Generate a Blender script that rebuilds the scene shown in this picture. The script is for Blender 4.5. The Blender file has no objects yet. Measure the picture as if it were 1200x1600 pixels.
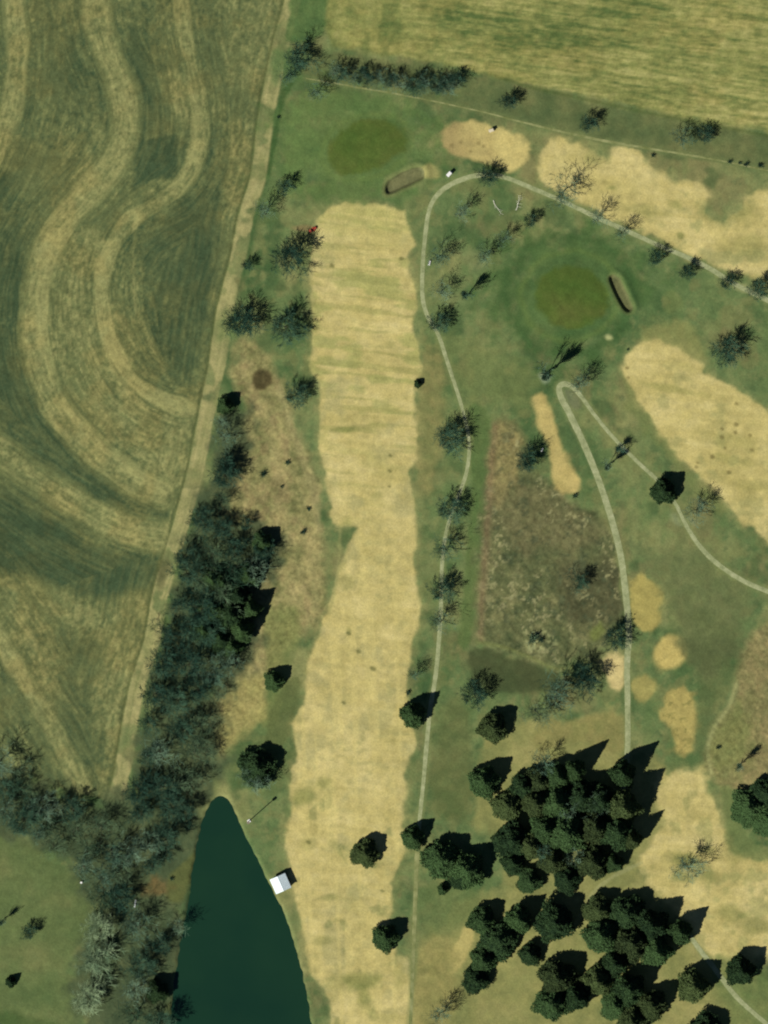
import bpy, math, random
import numpy as np

# ------------------------------------------------------------------ camera, sky, sun, exposure
S = 0.25                                    # metres per photograph pixel
def wx(px): return (px - 600.0) * S
def wy(py): return (800.0 - py) * S

sc = bpy.context.scene
col = sc.collection
cam_d = bpy.data.cameras.new("camera")
cam = bpy.data.objects.new("camera", cam_d); col.objects.link(cam)
CAM_H = 2600.0
cam.location = (0, 0, CAM_H)
cam.rotation_euler = (0, 0, 0)
cam_d.sensor_fit = 'VERTICAL'
cam_d.sensor_height = 24.0
cam_d.lens = 24.0 * CAM_H / 400.0
cam_d.clip_start = 10.0
cam_d.clip_end = 12000.0
sc.camera = cam

SUN_EL = math.radians(41.0)
SHADOW_DIR = math.atan2(0.66, 0.75)         # shadows fall to the upper right
world = bpy.data.worlds.new("World"); sc.world = world
world.use_nodes = True
wn = world.node_tree.nodes
sky = wn.new("ShaderNodeTexSky")
sky.sky_type = 'NISHITA'; sky.sun_disc = False
sky.sun_elevation = SUN_EL
sky.air_density = 0.5; sky.dust_density = 0.0; sky.ozone_density = 2.0
bg = wn["Background"]; bg.inputs["Strength"].default_value = 0.05
world.node_tree.links.new(sky.outputs[0], bg.inputs[0])

sun_d = bpy.data.lights.new("sun", 'SUN')
sun_d.energy = 5.0; sun_d.angle = math.radians(0.5); sun_d.color = (1.0, 0.95, 0.86)
sun = bpy.data.objects.new("sun", sun_d); col.objects.link(sun)
# light travels along (cos(SHADOW_DIR)*cos(el), sin(..)*cos(el), -sin(el))
sun.rotation_euler = (math.pi / 2 - SUN_EL, 0, SHADOW_DIR - math.pi / 2)
sun.location = (-200, -180, 300)
# direction TO the sun measured clockwise from +Y for the sky texture
to_sun = SHADOW_DIR + math.pi
sky.sun_rotation = math.pi / 2 - to_sun

sc.view_settings.view_transform = 'Standard'
sc.view_settings.look = 'None'
sc.view_settings.exposure = 0.08
sc.view_settings.gamma = 1.0
sc.view_settings.use_curve_mapping = False
sc.render.engine = 'CYCLES'
sc.cycles.filter_width = 2.1
sc.cycles.max_bounces = 4
sc.cycles.diffuse_bounces = 2
sc.cycles.use_denoising = True

# ------------------------------------------------------------------ helpers
KX = np.array([1.08, 1.06, 1.05])           # how bright open ground of albedo 1 renders (sun + sky)
def lin(c):
    c = np.asarray(c, float) / 255.0
    return np.where(c <= 0.04045, c / 12.92, ((c + 0.055) / 1.055) ** 2.4)
def A(r, g, b):                             # base colour from a colour seen in full sun
    return np.clip(lin((r, g, b)) / KX, 0.003, 0.85)
def rgba(a): return (float(a[0]), float(a[1]), float(a[2]), 1.0)

TAB = {}
def vn(x, y, s, seed):                      # value noise, 0..1
    if seed not in TAB:
        TAB[seed] = np.random.default_rng(seed).random((256, 256)).astype(np.float32)
    T = TAB[seed]
    u = x / s + 1000.37 + seed * 7.13; v = y / s + 1000.71 + seed * 3.77
    iu = np.floor(u).astype(np.int64); iv = np.floor(v).astype(np.int64)
    fu = (u - iu).astype(np.float32); fv = (v - iv).astype(np.float32)
    fu = fu * fu * (3 - 2 * fu); fv = fv * fv * (3 - 2 * fv)
    a = T[iu & 255, iv & 255]; b = T[(iu + 1) & 255, iv & 255]
    c = T[iu & 255, (iv + 1) & 255]; d = T[(iu + 1) & 255, (iv + 1) & 255]
    return (a * (1 - fu) + b * fu) * (1 - fv) + (c * (1 - fu) + d * fu) * fv
def fbm(x, y, s, o, seed, g=0.55):
    t = 0; w = 1.0; n = 0
    for i in range(o):
        t = t + w * vn(x, y, s / (2.03 ** i), seed + i * 31); n += w; w *= g
    return t / n
def sstep(a, b, v):
    t = np.clip((v - a) / (b - a), 0, 1)
    return t * t * (3 - 2 * t)

def smooth(pts, closed=False, n=5):
    P = np.array(pts, float); N = len(P); out = []
    rng_ = range(N) if closed else range(N - 1)
    for i in rng_:
        if closed:
            p0, p1, p2, p3 = P[(i - 1) % N], P[i], P[(i + 1) % N], P[(i + 2) % N]
        else:
            p0, p1, p2, p3 = P[max(i - 1, 0)], P[i], P[i + 1], P[min(i + 2, N - 1)]
        for k in range(n):
            t = k / n
            out.append(0.5 * ((2 * p1) + (-p0 + p2) * t + (2 * p0 - 5 * p1 + 4 * p2 - p3) * t * t + (-p0 + 3 * p1 - 3 * p2 + p3) * t ** 3))
    if not closed: out.append(P[-1])
    return np.array(out)

# ------------------------------------------------------------------ ground raster (photograph pixels as plan coordinates)
STEP = 2.0
def axis(lo, hi):
    core = np.arange(lo, hi + 0.1, STEP)
    ext = []; d = 4.0; v = 0
    while v < 14000:
        v += d; ext.append(v); d *= 1.35
    ext = np.array(ext)
    return np.concatenate([lo - ext[::-1], core, hi + ext])
ax = axis(-70, 1270); ay = axis(-70, 1690)
X, Y = np.meshgrid(ax, ay)                  # [row(y), col(x)]
NY, NX = X.shape
WXN = fbm(X, Y, 26, 3, 901) - 0.5           # wobble for edges
WYN = fbm(X, Y, 11, 2, 951) - 0.5
WZN = fbm(X, Y, 4.5, 2, 971) - 0.5

def window(P, m):
    x0, y0 = P.min(0) - m; x1, y1 = P.max(0) + m
    i0, i1 = np.searchsorted(ay, [y0, y1]); j0, j1 = np.searchsorted(ax, [x0, x1])
    return slice(i0, i1), slice(j0, j1)
def segdist(P, x, y, closed):
    best = np.full(x.shape, 1e9, np.float32); inside = np.zeros(x.shape, bool)
    N = len(P)
    for i in range(N if closed else N - 1):
        a = P[i]; b = P[(i + 1) % N]; d = b - a
        L = max(d @ d, 1e-9)
        t = np.clip(((x - a[0]) * d[0] + (y - a[1]) * d[1]) / L, 0, 1)
        q = (x - a[0] - t * d[0]) ** 2 + (y - a[1] - t * d[1]) ** 2
        best = np.minimum(best, q)
        if closed and a[1] != b[1]:
            cr = ((a[1] > y) != (b[1] > y)) & (x < (b[0] - a[0]) * (y - a[1]) / (b[1] - a[1]) + a[0])
            inside ^= cr
    best = np.sqrt(best)
    return np.where(inside, best, -best) if closed else best
def SD(pts, m=60, n=4):                     # signed distance, positive inside
    P = smooth(pts, True, n); out = np.full(X.shape, -float(m), np.float32)
    w = window(P, m); out[w] = segdist(P, X[w], Y[w], True)
    return out
def DL(pts, m=90, n=4):                     # distance to a line
    P = smooth(pts, False, n); out = np.full(X.shape, 1e3, np.float32)
    w = window(P, m); out[w] = segdist(P, X[w], Y[w], False)
    return out
def DLA(pts, n=4):                          # distance, side-blind, and length along a line, everywhere
    P = smooth(pts, False, n); best = np.full(X.shape, 1e9, np.float32); al = np.zeros(X.shape, np.float32); acc = 0.0
    for i in range(len(P) - 1):
        a = P[i]; d = P[i + 1] - a; L = max(d @ d, 1e-9)
        t = np.clip(((X - a[0]) * d[0] + (Y - a[1]) * d[1]) / L, 0, 1)
        q = (X - a[0] - t * d[0]) ** 2 + (Y - a[1] - t * d[1]) ** 2
        k = q < best
        best = np.where(k, q, best); al = np.where(k, acc + t * math.sqrt(L), al); acc += math.sqrt(L)
    return np.sqrt(best), al
def M(pts, soft=3.0, rag=8.0, fine=4.0, n=4):
    sd = SD(pts, n=n)
    return sstep(-soft * 1.25, soft * 1.25, sd + 2.4 * rag * WXN + 1.6 * fine * WYN + .5 * fine * WZN)
def blob(cx, cy, rx, ry, rot=0, soft=0.35, rag=0.5):
    c, s = math.cos(rot), math.sin(rot)
    u = ((X - cx) * c + (Y - cy) * s) / rx; v = (-(X - cx) * s + (Y - cy) * c) / ry
    d = np.sqrt(u * u + v * v)
    return 1 - sstep(1 - soft, 1 + soft, d + 1.5 * rag * WXN + .8 * rag * WYN)

C = np.empty((NY, NX, 3), np.float32)
def paint(mask, colour, op=1.0):
    global C
    k = (mask * op)[..., None]
    C = C * (1 - k) + colour * k
def mix3(t, a, b, c):
    t = np.clip(t, 0, 1)[..., None]
    return np.where(t < .5, a + (b - a) * t * 2, b + (c - b) * (t * 2 - 1))
def mix2(t, a, b):
    t = np.clip(t, 0, 1)[..., None]
    return a + (b - a) * t

# mown rough: the default cover
t = fbm(X, Y, 75, 5, 11, .6)
C[:] = mix3((t - .5) * 2.0 + .5, A(75, 98, 58), A(103, 119, 73), A(136, 136, 86))
t2 = fbm(X, Y, 22, 4, 57)
paint(sstep(.52, .70, t2), A(118, 120, 74), .6)
paint(sstep(.54, .72, fbm(X, Y, 60, 5, 59, .62)), A(120, 113, 74), .55)
paint(sstep(.56, .72, fbm(X, Y, 14, 4, 63, .62)), A(130, 132, 84), .4)
paint(sstep(.60, .74, fbm(X, Y, 18, 4, 67, .62)), A(72, 92, 58), .4)
t3 = fbm(X, Y, 40, 3, 77)
paint(sstep(.58, .75, t3), A(62, 88, 52), .6)
# mowing passes, faint
paint(sstep(.55, .7, vn(X * 0.25 + Y * .02, Y * 0.03, 3.0, 90)), A(98, 116, 68), .25)

# ---- farm track down the left
TRK_C = [(478, -80), (456, 5), (438, 70), (416, 180), (405, 270), (385, 335), (373, 400), (352, 480), (340, 560), (330, 610), (318, 670),
         (306, 733), (288, 800), (268, 870), (250, 930), (238, 1000), (216, 1067), (203, 1133), (192, 1200), (180, 1252)]
TRK = smooth(TRK_C, False, 4)
dtrk = DL(TRK_C, m=420)
# signed side: left of track negative
trk_x = np.interp(Y, TRK[:, 1], TRK[:, 0])
side = X - trk_x

# ---- left field
LF = [(-400, -400), (500, -400), (462, 0), (436, 40), (418, 90), (404, 170), (392, 262), (375, 330), (360, 400), (340, 480), (328, 560), (318, 610), (306, 670),
      (291, 733), (273, 800), (256, 870), (240, 930), (226, 1000), (206, 1067), (193, 1133), (178, 1200), (165, 1250), (120, 1240), (60, 1220), (20, 1180), (-30, 1170), (-400, 1150)]
mLF = M(LF, 2.0, 2, 2, n=1)
B1 = [(18, -80), (22, 0), (28, 60), (24, 130), (8, 200), (-20, 260), (-60, 320)]
B2 = [(140, -80), (148, 0), (162, 70), (188, 130), (198, 185), (184, 240), (148, 292), (102, 342), (68, 400), (52, 470), (55, 550), (82, 630), (130, 690), (190, 742), (250, 775)]
B3 = [(278, -80), (282, 0), (290, 60), (304, 120), (313, 175), (310, 232), (292, 280), (255, 312), (205, 345), (172, 392), (158, 450), (168, 520), (200, 585), (245, 620), (300, 640)]
B4 = [(-80, 660), (0, 705), (60, 745), (130, 792), (200, 828), (255, 838)]
B5 = [(-60, 930), (0, 1005), (45, 1080), (95, 1160), (130, 1230)]
B6 = [(215, 330), (208, 400), (212, 470), (240, 545), (268, 600)]
Df = fbm(X, Y, 34, 3, 121) - .5
dBA = [DLA(b) for b in (B1, B2, B3, B4, B5, B6)]
dB = [d for d, _ in dBA]
dTA, aTA = DLA(TRK_C)
cand = [(d, al, 300 * i) for i, (d, al) in enumerate(dBA[:5])] + [(dTA * .8, aTA, 2000)]
phi = np.full(X.shape, 1e9, np.float32); along = np.zeros(X.shape, np.float32); off = np.zeros(X.shape, np.float32)
for d, al, o in cand:
    k = d < phi
    phi = np.where(k, d, phi); along = np.where(k, al, along); off = np.where(k, o, off)
phw = phi + off + 5 * Df
an1 = fbm(along / 7, phw, 5.0, 3, 133, .6) - .5            # streaks drawn out along the working direction
an2 = vn(along / 14, phw, 2.6, 135) - .5
an3 = fbm(along / 4, phw, 16, 3, 137) - .5
speck = .6 * fbm(X, Y, 5.2, 3, 151, .7) + .4 * fbm(along / 2.2, phw, 4.0, 2, 153, .7)
f = .36 + .22 * (fbm(X, Y, 70, 4, 131) - .5) + .32 * an3
for d, w, s_ in zip(dB, (17, 21, 12, 24, 14, 4), (.42, .40, .36, .38, .34, .3)):
    dd = d + 10 * Df + 14 * an1 + 20 * (speck - .5)
    f = f + s_ * (1 - sstep(w * .72, w * 1.3, dd)) - .12 * np.exp(-((dd - w * 1.35) / 2.6) ** 2)
LZ = [([(60, 390), (100, 360), (165, 370), (160, 470), (195, 580), (265, 615), (310, 625), (296, 740), (240, 770), (160, 705), (95, 630), (62, 540)], .26, 8),
      ([(215, 330), (255, 300), (300, 275), (300, 250), (318, 190), (290, 120), (250, 120), (285, 200), (275, 275), (230, 290), (170, 350), (150, 450), (180, 560), (215, 560), (195, 470), (195, 380)], .20, 7),
      ([(-40, 890), (60, 905), (150, 935), (235, 930), (200, 1070), (180, 1200), (165, 1240), (120, 1100), (125, 1010), (80, 960), (90, 1120), (40, 1060), (-40, 990)], .22, 10),
      ([(330, -60), (460, -60), (404, 170), (360, 400), (330, 560), (338, 340), (362, 200), (345, 60)], .14, 8),
      ([(222, 400), (262, 345), (300, 305), (345, 300), (338, 400), (310, 560), (268, 592), (232, 510)], -.24, 7),
      ([(-60, 260), (30, 300), (38, 420), (36, 560), (65, 650), (120, 720), (200, 790), (160, 790), (80, 740), (0, 680), (-60, 640)], -.24, 9),
      ([(-60, 760), (60, 800), (140, 850), (230, 870), (245, 905), (130, 940), (60, 905), (-60, 870)], -.36, 12),
      ([(100, 40), (128, 50), (132, 160), (112, 200), (88, 130)], -.16, 12),
      ([(228, 222), (274, 212), (277, 268), (240, 278), (206, 300), (212, 250)], -.34, 4),
      ([(200, 40), (240, 70), (258, 180), (225, 215), (208, 120)], -.16, 9),
      ([(120, 1010), (155, 1000), (150, 1100), (165, 1190), (110, 1190), (115, 1090)], -.18, 10)]
for pg, am, so in LZ:
    f += am * M(pg, so, 9, 4)
strk = an1 + an2 + .5
f += .26 * an1 + .30 * an2
spk = sstep(.3, .65, fbm(X, Y, 60, 2, 157) * .6 + .6 * np.clip(f, 0, 1))
f += 1.05 * (speck - .5) * (.25 + .9 * spk)
fld = mix3(f * .92 + .05, A(66, 81, 55), A(106, 111, 70), A(150, 146, 94))
brn = sstep(.46, .66, fbm(X, Y, 55, 3, 161))
f = f + 0

fld = fld * (1 - .4 * brn[..., None]) + (fld * np.array([1.2, 1.0, .9])) * .4 * brn[..., None]
paint(mLF, fld)
# ruts along the track's left edge
rut = np.exp(-((side + 14) / 2.0) ** 2) * (Y < 1255)
# ---- straw track
w_l = 13 + 1.5 * (fbm(X, Y, 30, 2, 171) - .5)
mT = sstep(-2, 2, w_l - dtrk + 4 * WXN + 3 * WYN) * (1 - sstep(1246, 1256, Y))
tc = mix2(.5 * fbm(X, Y, 18, 4, 175) + .5 * vn(side + 4 * WXN, Y / 60, 3.4, 179) + .35 * (fbm(X, Y, 5, 3, 181) - .5), A(112, 120, 74), A(178, 168, 114))
paint(mT, tc, np.clip(1.15 - .9 * sstep(.5, .66, fbm(X, Y, 30, 3, 177)), 0.35, 1))
paint(blob(436, 100, 14, 32, .2, .5, .6), A(88, 112, 66), .8)
paint(blob(352, 512, 16, 26, .2, .5, .6), A(104, 122, 72), .7)
paint(np.clip(rut, 0, 1), A(84, 92, 54), .75)
mrg = sstep(10, 14, side) * (1 - sstep(15, 22, side)) * sstep(130, 170, Y) * (1 - sstep(420, 470, Y))
paint(np.clip(mrg, 0, 1), A(66, 92, 52), .6)
paint(blob(256, 890, 9, 30, .25, .5, .7), A(84, 86, 56), .75)

# ---- upper-right stubble field
RF = [(512, -400), (1700, -400), (1700, 300), (1210, 206), (1120, 192), (1055, 180), (990, 166), (900, 146), (830, 132), (770, 120), (720, 108), (650, 92), (570, 80), (520, 72), (506, 40), (508, -60)]
mRF = M(RF, 4, 6, 4, n=1)
v = Y - .125 * X
row = vn(X / 7, v, 2.2, 201) * .42 + vn(X / 16, v, 3.4, 203) * .33 + vn(X / 30, v, 6.5, 205) * .25
g = .50 + 1.15 * (row - .5) * sstep(540, 760, X) + .42 * (fbm(X, Y, 55, 4, 207) - .5) + .55 * (fbm(X / 1.6, Y, 5.5, 3, 209) - .5)
g -= .28 * (1 - sstep(560, 760, X)) * sstep(.42, .62, fbm(X, Y / 2, 34, 3, 213))
g -= .30 * M([(640, 5), (760, 20), (900, 45), (1000, 70), (860, 72), (720, 50)], 8, 14, 6)
g -= .26 * M([(930, 0), (1050, 0), (1040, 28), (940, 25)], 6, 10, 6)
g += .16 * np.exp(-((Y - np.interp(X, [505, 650, 830, 1000, 1200], [52, 78, 125, 163, 196])) / 9) ** 2)
rfc = mix3(g, A(90, 103, 58), A(138, 135, 79), A(176, 164, 104))
rb = sstep(.5, .66, fbm(X / 2, Y, 30, 3, 217))
rfc = rfc * (1 - .3 * rb[..., None]) + rfc * np.array([1.16, .96, .92]) * .3 * rb[..., None]
paint(mRF, rfc)
# grass verge below that field
VG = [(500, 80), (720, 112), (830, 140), (1000, 176), (1200, 214), (1300, 230), (1300, 292), (1200, 268), (960, 224), (745, 174), (600, 144), (470, 118)]
mVG = M(VG, 3, 6, 4, n=1)
paint(mVG, mix3(fbm(X, Y, 26, 4, 221), A(70, 88, 55), A(96, 105, 65), A(126, 124, 78)), .85)
paint(np.clip(np.exp(-((Y - np.interp(X, [720, 830, 1000, 1200, 1300], [101, 137, 174, 212, 230])) / 3) ** 2), 0, 1) * sstep(740, 800, X), A(80, 92, 48), .6)

# ---- corner of grass at the top by the lane
paint(M([(462, -60), (512, -60), (508, 40), (500, 62), (450, 62), (452, 20)], 4, 6, 4), mix2(fbm(X, Y, 14, 3, 231), A(66, 96, 54), A(96, 116, 66)), .9)

# ---- green surroundings tinted
paint(blob(565, 230, 125, 92, -.15, .4, .8), mix2(fbm(X, Y, 40, 4, 241), A(76, 104, 56), A(100, 118, 66)), .8)
paint(blob(468, 225, 26, 60, .2, .5, .8), A(104, 124, 70), .6)
paint(blob(890, 455, 118, 100, 0, .35, .8), mix2(fbm(X, Y, 45, 4, 245), A(64, 92, 50), A(88, 110, 62)), .85)
ring = np.exp(-((np.hypot((X - 890) / 1.08, Y - 462) - 92 + 14 * WXN) / 9) ** 2)
paint(np.clip(ring, 0, 1), A(60, 88, 48), .55)
ring = np.exp(-((np.hypot((X - 890) / 1.08, Y - 462) - 70 + 10 * WXN) / 5) ** 2)
paint(np.clip(ring, 0, 1), A(100, 118, 62), .45)
paint(M([(700, 520), (800, 560), (850, 600), (810, 640), (745, 625), (700, 575)], 14, 20, 6), A(116, 122, 72), .5)
paint(M([(660, 520), (690, 590), (690, 720), (655, 790), (648, 640), (660, 580)], 10, 16, 6), mix2(fbm(X, Y, 12, 3, 249), A(112, 118, 70), A(152, 140, 88)), .8)

# ---- weedy meadow between fairway and lane (left)
ME = [(372, 540), (398, 530), (428, 575), (440, 602), (458, 655), (478, 710), (496, 765), (506, 830), (512, 905), (505, 960), (478, 990), (452, 1000), (430, 1040), (412, 1120), (372, 1150), (340, 1190), (318, 1120), (350, 1060), (395, 1000), (385, 900), (405, 850), (340, 800), (372, 700), (385, 640), (362, 590)]
mME = M(ME, 8, 10, 5, n=1)
tt = fbm(X, Y, 26, 5, 261, .65)
paint(mME, mix3((tt - .5) * 1.6 + .55, A(104, 108, 66), A(142, 136, 88), A(170, 156, 104)), .97)
paint(mME * sstep(.53, .7, fbm(X, Y, 16, 4, 267)), A(142, 122, 86), .35)
paint(M([(440, 602), (496, 765), (506, 830), (495, 830), (484, 765), (430, 612)], 3, 4, 2, n=1), A(150, 142, 96), .5)
paint(M([(405, 950), (470, 960), (452, 1040), (440, 1120), (405, 1130), (420, 1040)], 6, 10, 5), mix2(fbm(X, Y, 20, 3, 269), A(104, 116, 66), A(128, 130, 76)), .7)
paint(blob(410, 594, 16, 18, 0, .25, .35), mix2(fbm(X, Y, 8, 3, 271), A(66, 62, 40), A(90, 80, 52)), .95)
paint(blob(405, 1195, 55, 40, 0, .5, .8), A(92, 104, 62), .7)
paint(M([(455, 1060), (470, 1070), (462, 1130), (442, 1165), (415, 1165), (430, 1090)], 4, 6, 4), A(94, 102, 60), .8)
paint(M([(350, 1080), (410, 1060), (412, 1120), (365, 1165), (340, 1180)], 6, 8, 5), mix2(fbm(X, Y * .4, 5, 3, 273), A(140, 136, 80), A(172, 160, 98)), .7)

# ---- mown strip and weedy meadow (centre right)
paint(M([(735, 640), (768, 655), (762, 760), (752, 880), (738, 1000), (716, 1000), (728, 880), (736, 760)], 4, 4, 3), mix2(fbm(X, Y * .3, 12, 3, 281), A(78, 102, 56), A(98, 112, 64)), .85)
MD = [(768, 662), (795, 645), (812, 690), (832, 735), (870, 770), (905, 790), (935, 795), (958, 840), (970, 890), (974, 950), (958, 990), (930, 1025), (870, 1046), (820, 1030), (742, 1006), (745, 930), (752, 830), (760, 740)]
mMD = M(MD, 8, 11, 6, n=1)
tt = fbm(X, Y, 30, 5, 291, .68)
mdc = mix3((tt - .5) * 1.7 + .40, A(72, 82, 53), A(101, 105, 68), A(136, 132, 88))
paint(mMD, mdc)
paint(mMD * M([(768, 655), (800, 650), (812, 700), (800, 770), (775, 800), (765, 740)], 8, 14, 6), mix2(fbm(X, Y, 7, 3, 295), A(118, 112, 68), A(168, 152, 100)), .75)
paint(mMD * M([(762, 780), (800, 760), (900, 790), (940, 820), (900, 860), (800, 850)], 12, 20, 6), mix2(fbm(X, Y, 9, 4, 297), A(94, 95, 62), A(128, 119, 82)), .6)
paint(mMD * M([(880, 880), (975, 890), (974, 950), (955, 985), (900, 980), (870, 930)], 12, 16, 6), mix2(fbm(X, Y, 14, 3, 299), A(64, 67, 46), A(90, 87, 60)), .75)
paint(mMD * sstep(.56, .70, fbm(X, Y, 11, 4, 307, .65)), A(72, 82, 58), .55)
paint(mMD * sstep(.58, .70, fbm(X, Y, 7, 3, 301, .7)) * sstep(.40, .6, fbm(X, Y, 50, 2, 303)), A(150, 146, 102), .75)
paint(mMD * np.exp(-((X - np.interp(Y, [660, 1000], [772, 748])) / 7) ** 2), A(128, 106, 78), .5)
paint(mMD * blob(838, 1002, 26, 20, 0, .4, .7) * sstep(.45, .6, fbm(X, Y, 5, 2, 305)), A(150, 152, 104), .8)
paint(M([(742, 1012), (800, 1026), (865, 1050), (880, 1075), (800, 1085), (745, 1070)], 5, 7, 4), A(68, 76, 48), .85)
paint(np.clip(np.exp(-(DL([(745, 1003), (790, 1012), (835, 1030), (875, 1046), (925, 1032)]) / 3) ** 2), 0, 1), A(116, 122, 72), .7)

# ---- ground in the pine grove, lower right
GR = [(760, 1150), (800, 1135), (880, 1130), (935, 1115), (975, 1120), (985, 1180), (1040, 1200), (1060, 1300), (1010, 1350), (1010, 1370), (1080, 1430), (1120, 1500), (1150, 1560), (1200, 1620), (1200, 1700), (640, 1700), (652, 1480), (690, 1440), (735, 1400), (790, 1390), (790, 1330), (740, 1280), (750, 1220)]
mGR = M(GR, 8, 14, 6)
paint(mGR, mix3(fbm(X, Y, 36, 5, 311, .6), A(102, 110, 66), A(138, 136, 82), A(166, 155, 98)), .95)
paint(M([(850, 1135), (930, 1118), (975, 1125), (965, 1180), (900, 1160), (840, 1165)], 6, 10, 5), mix2(fbm(X, Y, 12, 3, 313), A(112, 116, 64), A(150, 134, 84)), .55)
paint(M([(690, 1100), (735, 1120), (735, 1270), (680, 1275), (672, 1200)], 10, 14, 5), mix2(fbm(X, Y, 30, 3, 315), A(84, 96, 56), A(106, 110, 66)), .7)
paint(M([(660, 1390), (740, 1390), (745, 1430), (700, 1460), (655, 1480)], 10, 14, 5), A(98, 112, 66), .7)
paint(M([(722, 1452), (742, 1448), (738, 1480), (715, 1520), (700, 1515)], 3, 5, 3), A(184, 168, 104), .8)
paint(M([(655, 1480), (700, 1470), (715, 1520), (700, 1600), (650, 1620)], 8, 12, 5), mix2(fbm(X, Y, 12, 4, 317), A(120, 120, 70), A(164, 150, 92)), .8)

# ---- lower-left lawn, woodland floor
LW = [(-80, 1300), (30, 1312), (90, 1345), (130, 1385), (140, 1440), (105, 1520), (125, 1600), (140, 1700), (-80, 1700)]
paint(M(LW, 5, 10, 4), mix3(fbm(X, Y, 50, 4, 321), A(80, 98, 58), A(99, 111, 67), A(122, 123, 77)), .95)
paint(blob(0, 1595, 90, 14, .1, .5, .6), A(62, 88, 46), .6)
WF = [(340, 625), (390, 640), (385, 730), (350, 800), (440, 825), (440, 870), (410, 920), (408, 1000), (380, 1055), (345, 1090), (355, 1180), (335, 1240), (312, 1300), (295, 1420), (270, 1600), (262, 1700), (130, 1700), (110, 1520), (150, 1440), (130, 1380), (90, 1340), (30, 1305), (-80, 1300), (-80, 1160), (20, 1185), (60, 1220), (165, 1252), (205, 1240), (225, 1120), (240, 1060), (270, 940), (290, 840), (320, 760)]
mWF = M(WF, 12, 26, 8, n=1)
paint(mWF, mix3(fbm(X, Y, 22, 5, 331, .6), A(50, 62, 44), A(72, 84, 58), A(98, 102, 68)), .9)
paint(M([(290, 1345), (308, 1330), (298, 1380), (285, 1410), (262, 1405), (265, 1370)], 4, 5, 3), A(96, 100, 56), .8)
paint(blob(246, 1386, 24, 13, 0, .6, 1.2), mix2(fbm(X, Y, 6, 3, 335), A(70, 72, 44), A(136, 110, 68)), .8)

# ---- straw coloured turf: fairways, tees, patches
def straw(seed, warm=0.0, lo=.0):
    a = fbm(X, Y, 42, 5, seed, .6)
    b = vn(X / 9, Y - .11 * X, 4.4, seed + 500) * .55 + vn(X / 14, Y - .1 * X, 8.5, seed + 501) * .45
    q = (a - .5) * 1.1 + .55 + (b - .5) * .42 + .2 * (fbm(X, Y, 4.5, 2, seed + 502) - .5)
    return mix3(q - lo, A(164, 152, 92), A(191, 175, 111), A(206, 189, 127))
F1 = [(512, 332), (540, 317), (600, 324), (632, 330), (640, 355), (651, 385), (641, 402), (645, 440), (650, 480), (645, 520), (655, 552), (658, 572), (652, 600), (645, 650), (653, 680), (648, 705), (640, 740), (646, 790), (650, 850), (648, 900), (655, 960), (645, 1000), (640, 1050), (632, 1090), (640, 1130), (651, 1160), (636, 1190), (630, 1250), (628, 1290), (632, 1330), (612, 1380), (612, 1420), (602, 1460), (622, 1490), (641, 1500), (641, 1720), (540, 1720), (518, 1590), (508, 1545), (490, 1520), (474, 1470), (466, 1430), (462, 1395), (452, 1350), (447, 1320), (448, 1288), (455, 1265), (456, 1230), (463, 1180), (460, 1150), (452, 1130), (474, 1102), (484, 1040), (500, 1000), (512, 960), (520, 930), (528, 880), (546, 845), (556, 826), (518, 818), (516, 785), (509, 725), (501, 700), (502, 650), (500, 600), (485, 578), (490, 550), (488, 490), (488, 440), (490, 385), (497, 362), (500, 345)]
mF1 = M(F1, 3.0, 6, 2.2, n=1)
sF1 = straw(401)
gband = sstep(.50, .66, fbm(X / 3.2, Y - .1 * X, 17, 3, 405)) * (1 - sstep(560, 820, Y)) 
paint(M(F1, 12, 9, 5, n=1), sF1, .38)
paint(mF1, sF1)
paint(mF1, A(156, 156, 92), .7 * gband)
lst = vn(X / 22, Y - .11 * X + 6 * WXN, 4.2, 411) * .6 + vn(X / 11, Y - .11 * X + 6 * WXN, 9.5, 413) * .4
paint(mF1 * sstep(.56, .72, lst) * (1 - sstep(650, 900, Y)), A(148, 146, 86), .5)
paint(mF1 * sstep(.58, .74, fbm(X, Y, 38, 4, 415)), A(160, 154, 104), .5)
paint(mF1 * sstep(.60, .78, fbm(X, Y, 24, 4, 417)) * sstep(950, 1300, Y), A(124, 130, 80), .6)
paint(mF1 * sstep(.6, .75, fbm(X / 2.5, Y, 12, 4, 419)) * sstep(700, 900, Y), A(166, 158, 102), .5)
paint(mF1 * sstep(700, 1000, Y), A(203, 186, 118), .45 * sstep(.5, .62, vn(X - .04 * Y, Y / 40, 6.0, 409)))
paint(mF1 * (1 - sstep(330, 420, Y)), A(184, 178, 106), .35)
for (cx, cy, rx, ry, op) in [(565, 668, 34, 5, .45), (528, 672, 22, 4, .5), (560, 1235, 0.1, 0.1, 0), (476, 1245, 22, 16, .75), (505, 1222, 14, 8, .6), (520, 1318, 8, 6, .35), (512, 1402, 14, 5, .45), (545, 1330, 30, 10, .2),
                             (565, 1535, 26, 14, .75), (568, 1560, 12, 20, .7), (505, 1470, 14, 6, .4), (480, 1320, 12, 8, .35), (530, 880, 8, 12, .4), (540, 910, 12, 10, .4), (545, 985, 4, 6, .5), (540, 828, 10, 16, .6),
                             (590, 775, 10, 5, .35), (610, 537, 9, 6, .35), (625, 1530, 12, 18, .4), (520, 1540, 20, 20, .4), (600, 1590, 30, 10, .3), (560, 1400, 40, 30, .18)]:
    paint(mF1 * blob(cx, cy, rx, ry, -.08, .6, .8), A(122, 126, 70), op)
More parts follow.
